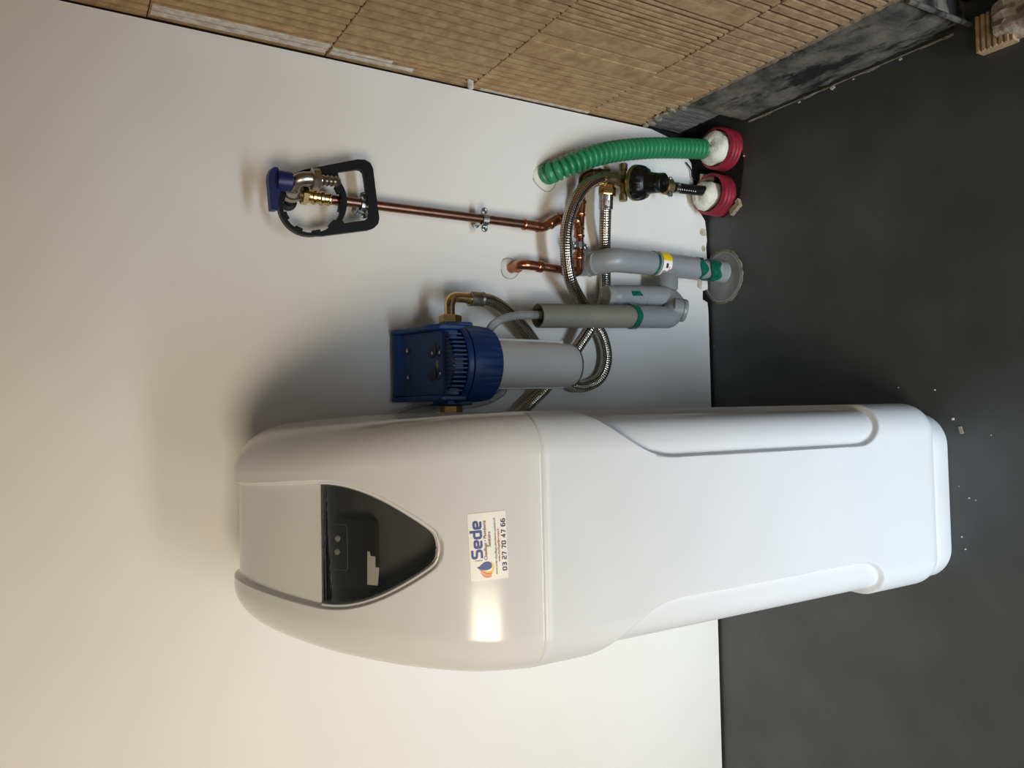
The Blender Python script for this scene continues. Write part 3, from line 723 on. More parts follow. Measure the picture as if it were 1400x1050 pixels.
# pipe clips
def clip(p, d, label):
    p = np.asarray(p, float); d = nrm(d); t = thing('pipe_clip', label, 'pipe clip', (p[0], 0, p[2]), 'zinc pipe clips screwed to the wall')
    s = nrm(np.cross(d, (0, 1, 0)))      # across the pipe, in the wall plane
    o_ = np.array([0, -1., 0])
    ring = [p+(s*math.cos(a)+o_*math.sin(a))*.0094 for a in np.linspace(0, 2*PI, 25)]
    b = MB()
    for q, r_ in zip(ring, ring[1:]):
        m_ = (q+r_)/2; rad = nrm(m_-p); b.obox(m_, (r_-q)*.55, rad*.0011, d*.0052)
    b.build('band', m_zinc, t, smooth=False)
    for sg in (1, -1):
        e = p+s*sg*.0145
        b = MB(); b.lathe(e+o_*-.0014, o_, [(.0028, 0), (.0058, 0), (.0062, .0008), (.0062, .0020), (.0058, .0028), (.0028, .0028)], 16); b.build('ear', m_zinc, t)
        sw = MB(); sw.lathe(e+o_*-.005, o_, [(.0024, 0), (.0024, .0055), (.0040, .006), (.0040, .0078), (.0028, .0090), (.0014, .0086)], 14); sw.build('screw', m_zinc, t, label='round screw head')
    MB().lathe((p[0], .004, p[2]), (0, -1, 0), [(.008, .004), (.008, .0052), (.0042, .006), (.0042, abs(p[1])-.006)], 14).build('stud', m_zinc, t)
    return t
clip(at(497, 281, yC), A1-A0, 'zinc pipe clip seen through the handle hole of the black wrench')
clip(at(662, 300.5, yC), A1-A0, 'zinc pipe clip halfway down the long bare copper riser')
clip(at(791, 336, yC), H1-H0, 'zinc pipe clip on the short horizontal copper run by the grey pipe')

# ------------------------------------------------------------------ garden tap
tap = thing('garden_tap', 'nickel garden tap with navy lever at the top of the copper riser', 'tap', tuple(at(405, 267, -.03)))
q0, q1 = at(452, 273, yC), at(410, 266.5, yC); dq = q1-q0; Lq = np.linalg.norm(dq)
pr = []
for h, r in [(0, .0082), (.04, .0098), (.09, .0098), (.12, .0086), (.22, .0084), (.26, .0104), (.34, .0104), (.38, .0088), (.47, .0088), (.52, .0112), (.60, .0112), (.64, .009), (.76, .0088)]: pr.append((r, h*Lq))
MB().lathe(q0, dq, pr, 20).build('brass_coupling', m_brass, tap, label='stepped brass coupling')
MB().hexnut(q0+dq*.74, dq, .0138, Lq*.22).build('hex_nut', m_brass, tap, label='brass hexagon nut')
vb = at(400, 265.5, -.036)
MB().lathe(q0+dq*.93, dq, [(.0085, 0), (.0095, .004), (.0125, .010), (.0135, .017), (.0115, .024), (.008, .028)], 20).build('valve_body', m_nickel, tap)
MB().lathe(at(396, 262, -.030), (0, -1, -.1), [(.012, -.012), (.0115, 0), (.0085, .006), (.0085, .02)], 18).build('valve_bonnet', m_nickel, tap)
sp = spline([at(400, 263, -.040), at(402, 256, -.052), at(406, 248, -.062), at(414, 244.5, -.066), at(428, 244.5, -.066)], 8)
MB().tube(sp, [.0105]*9+[.0098]*(len(sp)-9), 18).build('spout', m_nickel, tap)
n0 = at(425, 244.8, -.066); dz = nrm(at(453, 247.5, -.066)-n0)
MB().lathe(n0, dz, [(.0105, 0), (.0152, .0015), (.0158, .006), (.0152, .0115), (.0105, .013)], 28, fn=lambda a, i: 1+.05*math.copysign(1, math.sin(14*a)) if 0 < i < 4 else 1).build('knurled_nut', m_nickel, tap)
pr = [(.0062, 0)]
for k in range(4): pr += [(.0064, .004+.0062*k), (.0082, .0052+.0062*k), (.0078, .0066+.0062*k), (.0062, .0092+.0062*k)]
MB().lathe(n0+dz*.012, dz, pr+[(.0045, .031), (.0038, .030), (.0038, .01)], 18, caps=False).build('hose_barb', m_nickel, tap, label='ribbed hose tail')
MB().lathe(at(393, 277, -.001), (0, -1, 0), [(.0125, 0), (.0130, .002), (.0125, .006), (.007, .007), (.006, .022)], 22).build('wall_gasket', m_black, tap, label='round black pad between tap and wall')
# lever: hub and bar
hub0 = at(399, 249.5, -.068); hub1 = at(383, 247, -.068)
MB().lathe(hub0, hub1-hub0, [(.0115, 0), (.0145, .002), (.0145, .018), (.0140, .021)], 24).build('lever_hub', m_navy, tap, label='navy lever hub')
lp = [(367.5, 246), (368, 238), (371, 231), (375, 227.8), (380, 228), (382.5, 233), (384, 238.5), (385, 250), (384, 262), (382, 270), (380.5, 287), (378.5, 288), (372, 287.5), (371, 286), (369, 262)]
MB().prism([at(x, y, -.072) for x, y in lp], (0, .010, .002)).build('lever', m_navy, tap, bevel=.0015, smooth=False, label='navy lever')

# ------------------------------------------------------------------ black wrench hung on the tap
wr = thing('filter_wrench', 'black plastic ring wrench with square handle hanging from the garden tap', 'wrench', tuple(at(445, 273, -.047)))
yW = -.047; cx0, cy0 = 425.8, 277.6
def wxz(px, py): q = at(px, py, yW); return (q[0], q[2])
c0 = np.array(wxz(cx0, cy0)); sc_ = np.linalg.norm(np.array(wxz(cx0+40, cy0))-c0)/40; scx = np.linalg.norm(np.array(wxz(cx0, cy0+40))-c0)/40
outer = []
for a in np.linspace(math.radians(100), math.radians(262), 26): outer.append((cx0+45.6*math.cos(a), cy0+45.6*math.sin(a)))   # image angles: left half of the ring
hand_o = [(488, 219.2), (498, 219.8), (505, 224), (508.5, 231.5), (515, 285), (517, 299), (515.5, 306.5), (510, 312), (503, 314.6), (440, 322.5)]
loop_o = [wxz(*p) for p in outer]+[wxz(*p) for p in hand_o]
hole = []
nt_ = 10
for i in range(nt_):
    for (f0, r) in ((.0, 41.9), (.30, 41.9), (.57, 41.9), (.59, 38.4), (.80, 38.4), (.98, 38.4)):
        a = 2*PI*(i+f0)/nt_-.33; hole.append(wxz(cx0+r*.985*math.cos(a), cy0+r*math.sin(a)))
def arcpts(a0, a1, r, n=12): return [(cx0+r*math.cos(math.radians(a)), cy0+r*math.sin(math.radians(a))) for a in np.linspace(a0, a1, n)]
hand_h = arcpts(-38, 31, 47.2)+[(470, 306.5), (478, 305), (496, 302.5), (501.5, 300.5), (504.2, 296), (504.3, 290), (497.5, 243), (496.2, 236.5), (493, 232.8), (487, 231.6), (460, 235.5)]
hand_h = [wxz(*p) for p in hand_h]
V, F = curve_mesh([loop_o, hole, hand_h], .0040, .0005)
b = MB(); b.add([(x, yW-z, y) for x, y, z in V], F); b.build('wrench_body', m_black, wr, angle=35)
# thin wall of the ring behind the teeth
ringp = [cx for cx in arcpts(0, 360, 43.4, 49)]
V = []; F = []
for k, (px, py) in enumerate(ringp[:-1]):
    q = at(px, py, yW); d_ = nrm(np.array([q[0]-c0[0], 0, q[2]-c0[1]]))
    for (dr, dy) in ((.0016, .0036), (.0016, .011), (-.0002, .011), (-.0002, .0036)): V.append(q+d_*dr+np.array([0, dy, 0]))
n = len(ringp)-1
F = [(4*k+j, 4*((k+1) % n)+j, 4*((k+1) % n)+(j+1) % 4, 4*k+(j+1) % 4) for k in range(n) for j in range(4)]
MB().add(V, F).build('ring_wall', m_black, wr, angle=35)

# ------------------------------------------------------------------ pressure reducer
red = thing('pressure_reducer', 'brass pressure reducer with black bonnet between the steel hoses and the red duct', 'valve', tuple(at(862, 250, -.04)))
yR = -.042
a, c = at(838, 246, yR), at(925, 257, yR); d = c-a; L = np.linalg.norm(d)
MB().lathe(a, d, [(.010, 0), (.0118, .01*L), (.0118, .12*L), (.0092, .15*L), (.0092, .20*L), (.0165, .24*L), (.0185, .33*L), (.0175, .42*L), (.0110, .50*L), (.0105, .72*L), (.0105, .80*L)], 24).build('valve_body', m_brassd, red)
u = nrm(at(852, 225, yR-.004)-at(852, 274, yR-.004)); mid = at(852, 249.5, yR-.004)
MB().lathe(mid+u*-.0345, u, [(.0072, 0), (.0080, .0008), (.0080, .012), (.006, .014), (.006, .055), (.0080, .057), (.0080, .0682), (.0072, .069)], 18).build('gauge_ports', m_brassd, red, label='pair of brass gauge ports')
MB().hexnut(at(838.5, 246.3, yR), d, .0135, .010, 8).build('union_nut', m_brass, red, label='bright brass union nut')
f0 = at(867, 250.0, yR-.014); ax = np.array([-.20, -.92, -.34]); ax = nrm(ax)
MB().lathe(f0, ax, [(.018, -.004), (.0315, 0), (.0325, .0015), (.0325, .0065), (.0318, .008)], 36).build('flange', m_brassd, red, label='dull brass flange')
g_ = lambda a, i: 1+(.030*math.copysign(1, math.sin(12*a)) if 1 <= i <= 3 else 0)
MB().lathe(f0+ax*.0075, ax, [(.0305, 0), (.0312, .002), (.030, .010), (.0275, .016), (.023, .020), (.0198, .023), (.0185, .033), (.0175, .043)], 72, fn=g_).build('bonnet', m_blackg, red, angle=30, label='black ribbed bonnet')
MB().lathe(f0+ax*.050, ax, [(.0165, 0), (.0178, .002), (.0178, .011), (.0165, .0125), (.0125, .0125), (.0115, .0105), (.005, .0105), (.0045, .0118)], 28).build('adjusting_knob', m_blackg, red)
MB().lathe(f0+ax*.0605, ax, [(.0036, 0), (.0036, .0012), (.002, .0016)], 6).build('adjusting_screw', m_steel, red, label='small steel screw in the knob')
MB().hexnut(at(908, 254.6, yR), d, .0165, .016, 8).build('clamp_nut', m_brassd, red, label='dull brass clamp nut')
MB().lathe(at(916, 242, yR-.006), at(916, 270, yR-.006)-at(916, 242, yR-.006), [(.003, 0), (.0045, .0006), (.0045, .006), (.003, .008), (.003, .032), (.0052, .0325), (.0052, .037), (.0035, .0385)], 12).build('clamp_bolt', m_zinc, red, label='zinc bolt across the clamp')
# black pipe from the duct
pp = thing('black_water_pipe', 'black plastic water pipe rising from the red duct to the reducer', 'pipe', tuple(at(960, 261, yR)))
b = MB().tube([at(918, 256, yR), at(945, 259.5, yR), at(985, 263, -.045)], .0098, 18); b.build('pipe', m_black, pp)
MB().lathe(at(922, 256.5, yR), at(940, 259, yR)-at(922, 256.5, yR), [(.0098, 0), (.0112, .001), (.0112, .008), (.0099, .010)], 18).build('pipe_insert', m_steel, pp, label='steel sleeve at the pipe end')
for k in range(9):
    p = at(927+3.0*k, 258.5+.42*k, yR-.0099); MB().obox(p, (.0008, 0, 0), (0, .0002, 0), (0, 0, .0012)).build('print_dash', m_paper, pp, smooth=False)

# ------------------------------------------------------------------ braided hoses
def hose(name, pts, r, label, cat='hose'):
    P = spline(pts, 12); t = thing(name, label, cat, tuple(P[len(P)//2])); MB().tube(P, r, 20).build('braided_sleeve', m_braid, t); return t, P
def ferrule(a, c, r, t, dark=False):
    d = np.asarray(c)-np.asarray(a); L = np.linalg.norm(d)
    return MB().lathe(a, d, [(r*.8, 0), (r, .001), (r, L*.2), (r*.97, L*.25), (r, L*.3), (r, L-.001), (r*.9, L)], 20, fn=lambda q, i: 1+.02*math.copysign(1, math.sin(9*q))).build('ferrule', m_steel if not dark else m_brassd, t, label='crimped steel ferrule')
RH = .0108
hA, PA = hose('braided_hose', [at(838, 244.5, -.048), at(822, 244.5, -.056), at(803, 253, -.064), at(786, 276, -.068), at(775, 310, -.068), at(774, 345, -.066), at(779, 380, -.056), at(792, 408, -.034), at(808, 433, -.017), at(824, 462, -.015), at(829, 490, -.015),
      at(822, 514, -.014), at(806, 526, -.012), at(785, 528, -.0115), at(762, 514, -.0115), at(742, 490, -.013), at(730, 468, -.018), at(712, 444, -.030), at(692, 424, -.044), at(672, 412, -.056), at(655, 408.5, -.062)], RH, 'long braided steel hose looping from the reducer to the brass elbow of the blue filter')
ferrule(at(822, 244.3, -.055), at(842, 245.8, -.045), .0128, hA, True)
ferrule(at(660, 409, -.0615), at(641, 407.5, -.0645), .0128, hA)
MB().tube(bend([at(646, 408, -.064), at(614.5, 405.5, -.068), at(615, 436, -.070)], .021, 12), .0083, 18).build('brass_elbow', m_brass, hA, label='bent brass tail')
MB().lathe(at(639.5, 407.5, -.0645), at(645, 408, -.064)-at(639.5, 407.5, -.0645), [(.0085, 0), (.0098, .001), (.0098, .005), (.0085, .007)], 18).build('brass_collar', m_brass, hA)
e0, e1 = at(615.5, 431, -.070), at(615.5, 442.5, -.070)
MB().hexnut(e0, e1-e0, .0178, np.linalg.norm(e1-e0)).build('union_nut', m_brass, hA, label='large brass union nut')
hB, PB = hose('braided_hose', [at(829, 262, -.050), at(828, 285, -.046), at(827, 320, -.036), at(827, 360, -.0125), at(827, 395, -.0125), at(823, 414, -.0165), at(816, 431, -.041), at(806, 450, -.043), at(790, 474, -.036), at(770, 502, -.0350), at(745, 531, -.026), at(718, 558, -.024), at(690, 592, -.04)], RH,
              'braided steel hose running straight behind the grey waste pipe to the softener')
hB['group'] = hA['group'] = 'braided steel water hoses'
ferrule(at(828.5, 287, -.0455), at(829, 266, -.050), .0128, hB)
n0, n1 = at(830, 268.5, -.0505), at(830.5, 255, -.050)
MB().hexnut(n0, n1-n0, .0158, np.linalg.norm(n1-n0)).build('union_nut', m_brass, hB, label='bright brass union nut')
p = at(831.5, 277, -.062); MB().tube([p+np.array([s_*.0022, 0, t_*.0022]) for s_, t_ in [(-2.6, -.9), (2.2, -.9), (2.6, 0), (2.2, .9), (-2.6, .9), (-2.6, -.9)]], .0009, 6).build('ferrule_mark', m_paper, hB, label='white loop mark on the ferrule')

# brass tee joining both hoses to the reducer
MB().lathe(at(843, 246, yR-.001), at(818, 237.5, yC-.004)-at(843, 246, yR-.001), [(.011, 0), (.0125, .002), (.0125, .014), (.010, .016), (.010, .030)], 18).build('tee_body', m_brassd, red)
MB().lathe(at(836, 244, -.046), at(831, 257, -.050)-at(836, 244, -.046), [(.011, 0), (.011, .004), (.0095, .006), (.0095, .016)], 18).build('tee_branch', m_brassd, red)

# ------------------------------------------------------------------ grey waste pipework
pv = thing('waste_pipework', 'grey plastic waste pipe with trap and open standpipe, smeared with green glue', 'pipe', tuple(at(905, 375, -.045)))
yP = -.045
RP = .0208
MB().tube([at(788, 364, .01), at(806, 361.5, -.022), at(815, 360, -.036)], .0198, 24).build('wall_stub', m_pvc, pv)
el = bend([at(803, 361.8, -.016), at(838, 355, -.052), at(893, 360, yP)], .030, 14)
MB().tube(el, .0222, 28).build('elbow', m_pvc, pv)
MB().lathe(el[0], el[1]-el[0], [(.0222, -.001), (.0230, 0), (.0230, .003), (.0222, .004)], 28).build('elbow_rim', m_pvc3, pv)
D0, D1 = at(880, 358, yP), at(985, 371.5, -.041); dd = nrm(D1-D0)
MB().tube([D0, D1], .0190, 24).build('pipe', m_pvc, pv)
tee0, tee1 = at(893.5, 359.8, yP), at(955, 367.6, yP); dd = nrm(tee1-tee0); Lt = np.linalg.norm(tee1-tee0)
MB().lathe(tee0, dd, [(.0195, 0), (.0218, .0008), (.0218, Lt-.001), (.0195, Lt)], 28).build('tee', m_pvc, pv)
def band(a, c, r, m, name, a0=0, a1=2*PI, lab=None, wob=0.0, th=.0006, parent=None):
    a = np.asarray(a); c = np.asarray(c); d = c-a; L = np.linalg.norm(d); u, v, d = frame(d); n = 26; V = []
    # angle 0 = facing the camera side (-y)
    e = nrm(np.array([0, -1., 0])-d*(-d[1])); g = np.cross(d, e)
    full = a1-a0 > 6.2
    for k in range(n+1):
        t = a0+(a1-a0)*k/n; rad = e*math.cos(t)+g*math.sin(t); h0 = wob*L*math.sin(3*t+a[0]*90); h1 = wob*L*math.sin(4*t+1+a[2]*70)
        for (rr, h) in ((r, h0), (r+th, h0), (r+th, L+h1), (r, L+h1)): V.append(a+rad*rr+d*h)
    F = [(4*k+j, 4*(k+1)+j, 4*(k+1)+(j+1) % 4, 4*k+(j+1) % 4) for k in range(n) for j in range(4)]
    if not full: F += [(0, 1, 2, 3), (4*n+3, 4*n+2, 4*n+1, 4*n)]
    return MB().add(V, F).build(name, m, parent or pv, label=lab, angle=50)
band(at(890.5, 359.4, yP), at(893.8, 359.9, yP), .0218, m_glue, 'glue_smear', lab='green glue at a joint', th=.0012)
lb = band(at(897, 360.3, yP), at(908.5, 361.8, yP), .0219, m_paper, 'pipe_label', lab='white and yellow paper band')
band(at(897, 360.3, yP), at(908.5, 361.8, yP), .0226, m_yellow, 'yellow_stripe', -2.1, -.12, parent=lb)
band(at(900.5, 360.8, yP), at(903.2, 361.1, yP), .0226, m_t_black, 'bar_mark', .12, .5, parent=lb)
band(at(898.5, 360.5, yP), at(902.5, 361.0, yP), .0226, m_pvc, 'bar_mark', .75, 1.15, parent=lb)
band(at(905, 361.3, yP), at(905.8, 361.4, yP), .0226, m_t_pink, 'bar_mark', .35, 1.0, parent=lb)
band(at(949, 367, yP), at(956, 367.9, yP), .0219, m_glue, 'glue_smear', -1.5, 1.2, 'green glue at a joint', .35, .0009)
band(at(965, 369, yP), at(976.5, 370.5, yP), .0195, m_glue, 'glue_smear', -2.6, 2.6, 'thick glossy green glue at the lower joint', .18, .0018)
band(at(881, 366, yP), at(884, 366, yP), .0222, m_glue, 'glue_smear', -1.1, -.7, 'green glue streak', .4, .0008)
MB().lathe(at(974, 370.3, -.042), D1-D0, [(.0205, 0), (.0215, .001), (.0215, .030), (.019, .031)], 28).build('socket', m_pvc3, pv, label='lighter grey socket at the floor')
# branch to the trap
yT = -.072; yA = -.052
bc = at(912, 366, yP); bd = at(911, 404, yA)
MB().tube([bc, bd], .0190, 24).build('branch', m_pvc, pv)
MB().lathe(bc+(bd-bc)*.36, bd-bc, [(.0208, 0), (.0212, .0008), (.0212, .0215), (.0198, .0225)], 24).build('branch_socket', m_pvc, pv)
# upright arm with top cap, U bend, cleanout cap, standpipe
arm0, arm1 = at(833, 404.5, yA), at(890, 405.5, yA)
MB().lathe(arm0, arm1-arm0, [(.0165, -.001), (.0172, .004), (.0192, .011), (.0197, .016), (.0197, .056), (.0203, .0565), (.0203, .075)], 28).build('trap_arm', m_pvc, pv)
MB().lathe(at(836, 404, yA), at(826, 404, yA)-at(836, 404, yA), [(.0178, 0), (.0182, .001), (.0182, .0135), (.0172, .0145), (.0118, .0145), (.0110, .0125), (.006, .0125)], 28, fn=lambda a, i: 1+(.012*math.copysign(1, math.sin(16*a)) if i in (1, 2) else 0)).build('trap_cap', m_pvc3, pv, label='ribbed grey cap on the trap top')
MB().tube(bend([at(878, 405.5, yA), at(914, 406, yA-.004), at(925, 421, yT-.003), at(914, 434, yT-.004), at(866, 433, yT-.004)], .016, 10), .0203, 28).build('trap_bend', m_pvc, pv)
MB().lathe(at(916, 421, yT-.004), at(936, 425, yT-.016)-at(916, 421, yT-.004), [(.0195, .004), (.0205, .014), (.0205, .020), (.0198, .0205), (.0198, .0215), (.0212, .022), (.0212, .0275), (.0202, .029), (.012, .029)], 28).build('cleanout_cap', m_pvc, pv, label='grey screw cap at the trap bottom')
s0, s1 = at(735, 431.5, yT-.004), at(868, 433, yT-.004); ds = s1-s0; Ls = np.linalg.norm(ds)
b = MB(); b.lathe(s0, ds, [(.0183, .07), (.0183, 0), (.0196, 0), (.0203, .0006), (.0203, Ls)], 30, caps=False); b.build('standpipe', m_pvc2, pv, label='olive grey open-ended standpipe')
band(at(861, 432.9, yT-.004), at(868, 433, yT-.004), .0204, m_glue, 'glue_smear', -3.1, 3.1, 'green glue at a joint', .12, .0020)
band(at(857, 405, yA), at(868, 405, yA), .0198, m_glue, 'glue_smear', -.34, .10, 'green glue thumbprint', .22, .0007)
# floor flange
fl = thing('floor_flange', 'round grey drain flange set into the dark floor under the waste pipe', 'drain', (.534, -.036, 0))
MB().lathe((.534, -.036, 0), (0, 0, 1), [(.051, -.004), (.051, .0022), (.0495, .0030), (.047, .0030), (.0455, .0016), (.030, .0014), (.0245, .003)], 48).build('disc', m_pvc, fl)
b = MB(); n = 44; V = []
for k in range(n):
    a = 2*PI*k/n; q = 1+random.uniform(-.035, .05)
    for r, z in ((.0505, .0005), (.0522, .0030*random.uniform(.3, 1)), (.0548*q, .0006)): V.append((.534+r*math.cos(a), -.036+r*math.sin(a), z))
b.add(V, [(3*k+j, 3*((k+1) % n)+j, 3*((k+1) % n)+j+1, 3*k+j+1) for k in range(n) for j in range(2)]); b.build('mortar_ring', m_mortar, fl, label='crumbly mortar rim')

# ------------------------------------------------------------------ green corrugated conduit
G = spline([at(745, 238, .012), at(750, 237, -.008), at(766, 231, -.030), at(800, 217, -.050), at(840, 207, -.056), at(890, 202.5, -.054), at(940, 203, -.050), at(982, 205, -.050)], 14)
gt = thing('green_conduit', 'green ribbed conduit curving from the wall filler into the red duct', 'conduit', tuple(G[len(G)//2]))
L = [0.0]
for a, c in zip(G, G[1:]): L.append(L[-1]+np.linalg.norm(c-a))
tot = L[-1]; nr = 40; ss = np.linspace(0, tot, nr*8+1)
GP = [np.array([np.interp(s, L, [p[i] for p in G]) for i in range(3)]) for s in ss]
GR = [.0164+.0032*float(np.clip(1.7*math.cos(2*PI*k/8)+.75, -1, 1)) for k in range(len(ss))]
b = MB(); b.tube(GP, GR, 24, caps=False); b.uv = None; b.build('ribbed_tube', m_green, gt, angle=60)

# ------------------------------------------------------------------ red ducts with foam
def duct(c, r, lean, top, label, fc, foam_lab, seed):
    """corrugated stub rising from the floor with a foam plug"""
    rnd_ = random.Random(seed)
    c = np.asarray(c, float); d = nrm(lean); t = thing('red_duct', label, 'duct', tuple(c), 'red corrugated ducts coming up in the corner')
    pr = []; h = -.012
    while h < top:
        for q, e in ((r*.94, 0), (r*.95, .002), (r*1.03, .0035), (r*1.03, .0068), (r*.95, .0082)): pr.append((q, h+e))
        h += .0098
    pr += [(r*.97, h+.001), (r*.90, h+.001), (r*.88, h-.03)]
    MB().lathe(c, d, pr, 40, caps=False).build('ribbed_stub', m_red, t, angle=60)
    u, v, w_ = frame(d); V = []; n = 30; fr = np.asarray(fc[0], float); R0 = fc[1]; hh = fc[2]; rows = 12
    for j in range(rows+1):
        ph = PI/2*j/rows
        for k in range(n):
            a = 2*PI*k/n; jt = 1+.05*math.sin(3*a+seed)+.04*math.sin(5*a+2*seed+ph*3)+rnd_.uniform(-.035, .035)
            V.append(fr+(u*math.cos(a)+v*math.sin(a))*R0*math.cos(ph)**.7*jt+w_*(hh*math.sin(ph)*(1+.10*math.sin(2*a+seed)+rnd_.uniform(-.05, .05))))
    V += [V[k]-w_*.03 for k in range(n)]
    F = [(j*n+k, j*n+(k+1) % n, (j+1)*n+(k+1) % n, (j+1)*n+k) for j in range(rows) for k in range(n)]
    k0 = (rows+1)*n; F += [(k0+k, k0+(k+1) % n, (k+1) % n, k) for k in range(n)]
    o = MB().add(V, F).build('foam_plug', m_foam, t, label=foam_lab, angle=70)
    return t
duct((.785, -.058, 0), .040, (-.05, -.10, 1), .028, 'red ribbed duct in the corner with the green conduit entering its foam', ((.782, -.061, .036), .0325, .022), 'lumpy white foam plug', 3)
duct((.697, -.038, 0), .040, (.02, -.06, 1), .034, 'red ribbed duct with the black water pipe coming out of its foam', ((.695, -.034, .036), .0290, .022), 'lumpy white foam plug', 8)
b = MB(); V = []; n = 40
for k in range(n):
    a = 2*PI*k/n
    for r, z in ((.02, .0012), (1.0, .0006)): V.append((.738+(.083*r+.004*math.sin(5*a))*math.cos(a), -.050+(.049*r+.003*math.sin(4*a))*math.sin(a), z))
b.add(V, [(2*k, 2*((k+1) % n), 2*((k+1) % n)+1, 2*k+1) for k in range(n)]+[tuple(2*k for k in range(n))]); b.build('duct_bedding', m_dark, bpy.data.objects['floor'], label='dark broken hole in the floor around the ducts')
for k, (x, y) in enumerate([(.664, -.079), (.659, -.070), (.671, -.086)]):
    MB().obox((x, y, .003), (.005+.001*k, .002, 0), (-.002, .004, 0), (.001, .001, .003)).build('mortar_lump', m_rubble, bpy.data.objects['floor'], smooth=False)
p0 = np.array([.722, -.03, .004])
MB().obox((.727, -.022, .022), (.012, -.004, .003), (.003, .010, .010), (0, -.008, .008)).build('rubble_piece', m_mortar, wall_back, bevel=.002, label='grey broken piece wedged between the ducts')
MB().tube(spline([at(938, 222, -.004), at(945, 232, -.006), at(947, 243, -.006), at(957, 250, -.012)], 6), .0014, 8).build('cable_end', m_black, wall_back, label='thin dark wire between the ducts')

# ------------------------------------------------------------------ blue water filter
wf = thing('water_filter', 'blue headed water filter with cloudy bowl mounted between softener and waste pipe', 'water filter', tuple(at(620, 498, -.005)))
fx, fy = .3475, -.086
zt = at(690, 499, -.142)[2]          # lower lip of the blue collar
zc = at(642, 499, -.138)[2]          # top of the collar
zh = at(613, 499, -.120)[2]          # top front edge of the head
zb = at(539, 499, -.012)[2]          # top edge of the bracket
hwF = .060
# wall bracket with sloping top, side cheeks
b = MB()
prof = [(-.001, zc-.01), (-.001, zb), (-.013, zb), (-.020, zb-.012), (-.085, zh+.014), (-.112, zh+.004), (-.116, zh-.004), (-.116, zc-.004)]
hwA = .0565
b.prism([(fx-hwA+.006, y, z) for y, z in prof], (2*hwA-.012, 0, 0)); b.build('head_block', m_blue, wf, bevel=.003)
for sg in (1, -1):
    pf = [(-.001, zc-.01), (-.001, zb+.001), (-.014, zb+.001), (-.030, zb-.008), (-.100, zh+.026), (-.118, zh+.012), (-.120, zh-.006), (-.120, zc-.004)]
    x0 = fx+sg*hwA-sg*.0035
    MB().prism([(x0-.004, y, z) for y, z in pf], (.008, 0, 0)).build('side_cheek', m_blue, wf, bevel=.002)
    # square boss where the hoses join
    x1 = fx+sg*(hwA+.0035)
    zz = at(615, 446 if sg > 0 else 548, -.070)[2]
    MB().box((min(x1-sg*.006, x1+sg*.004), -.098, zz-.026), (max(x1-sg*.006, x1+sg*.004), -.045, zz+.018)).build('port_boss', m_blue, wf, bevel=.002)
# front fins between block and collar
for k in range(14):
    x = fx-.042+.084*k/13; yy = fy-math.sqrt(max(.0005, .0575**2-(x-fx)**2))
    MB().box((x-.0013, yy-.001, zc-.003), (x+.0013, -.06, zh+.001)).build('fin', m_blue, wf, smooth=False)
MB().lathe((fx, fy, zc-.012), (0, 0, 1), [(.049, 0), (.049, zh-zc+.012)], 40).build('neck', m_blued, wf)
# hood ring over the fins at both sides and the knurled collar
b = MB(); V = []; F = []; n = 40
MB().lathe((fx, fy, zc-.004), (0, 0, 1), [(.048, .010), (.0605, .010), (.0618, .008), (.0618, .001), (.0605, 0), (.048, 0)], 56, caps=False).build('head_rim', m_blue, wf)
H = zc-.0055-zt
MB().lathe((fx, fy, zt), (0, 0, 1), [(.040, 0), (.0535, 0), (.0565, .003), (.0585, H*.35), (.0600, H*.75), (.0600, H-.001), (.056, H)], 144, fn=lambda a, i: 1+(.012*math.copysign(1, math.sin(36*a)) if i in (2, 3) else 0)).build('collar', m_blue, wf, angle=25, label='blue ring nut with a knurled lower edge')
# screws and emblem on the sloping top
def on_slope(px, py, t=0.0):
    best = None
    for s in np.linspace(0, 1, 300):
        y = -.020+(-.092)*s; z = np.interp(-y, [.020, .085, .112], [zb-.012, zh+.014, zh+.004])
        q = at(px, py, y); e = abs(q[2]-z)
        if best is None or e < best[0]: best = (e, np.array([q[0], y, z]))
    return best[1]
ns = nrm(np.array([0, -(zb-.012-zh-.014), .065])); ns = nrm(np.array([0, -abs(ns[1]), abs(ns[2])]))
for px, py in ((558, 480), (559, 516)):
    p = on_slope(px, py)
    MB().lathe(p, ns, [(.0062, -.002), (.0062, .0006), (.0054, .001)], 20).build('screw_recess', m_blued, wf)
    MB().lathe(p, ns, [(.0032, 0), (.0032, .0022), (.002, .0032)], 12).build('screw', m_steel, wf, label='small bright screw')
for cyc in (480, 512):
    p = on_slope(590, cyc); MB().lathe(p, ns, [(.0105, -.003), (.0105, .0002), (.0095, .0005)], 24).build('emblem_recess', m_blued, wf)
    for dx, dyy in ((0, 0), (8, -6), (-5, 5), (9, 5), (2, -10)):
        p = on_slope(592+dx*.8, cyc+dyy*.8); MB().lathe(p, ns, [(.0045, -.002), (.0045, .0004), (.003, .0008)], 10).build('emblem_recess', m_blued, wf)
for px, py in ((592, 483), (602, 482), (603, 511)):
    p = on_slope(px, py); MB().lathe(p, ns, [(.0024, 0), (.0024, .0018), (.0012, .0026)], 10).build('screw', m_steel, wf, label='small bright screw')
p = on_slope(598, 498); MB().obox(p, (.006, 0, 0), np.cross((1, 0, 0), ns)*.003, ns*.0006).build('rating_plate', m_pvc2, wf, smooth=False, label='small grey plate')
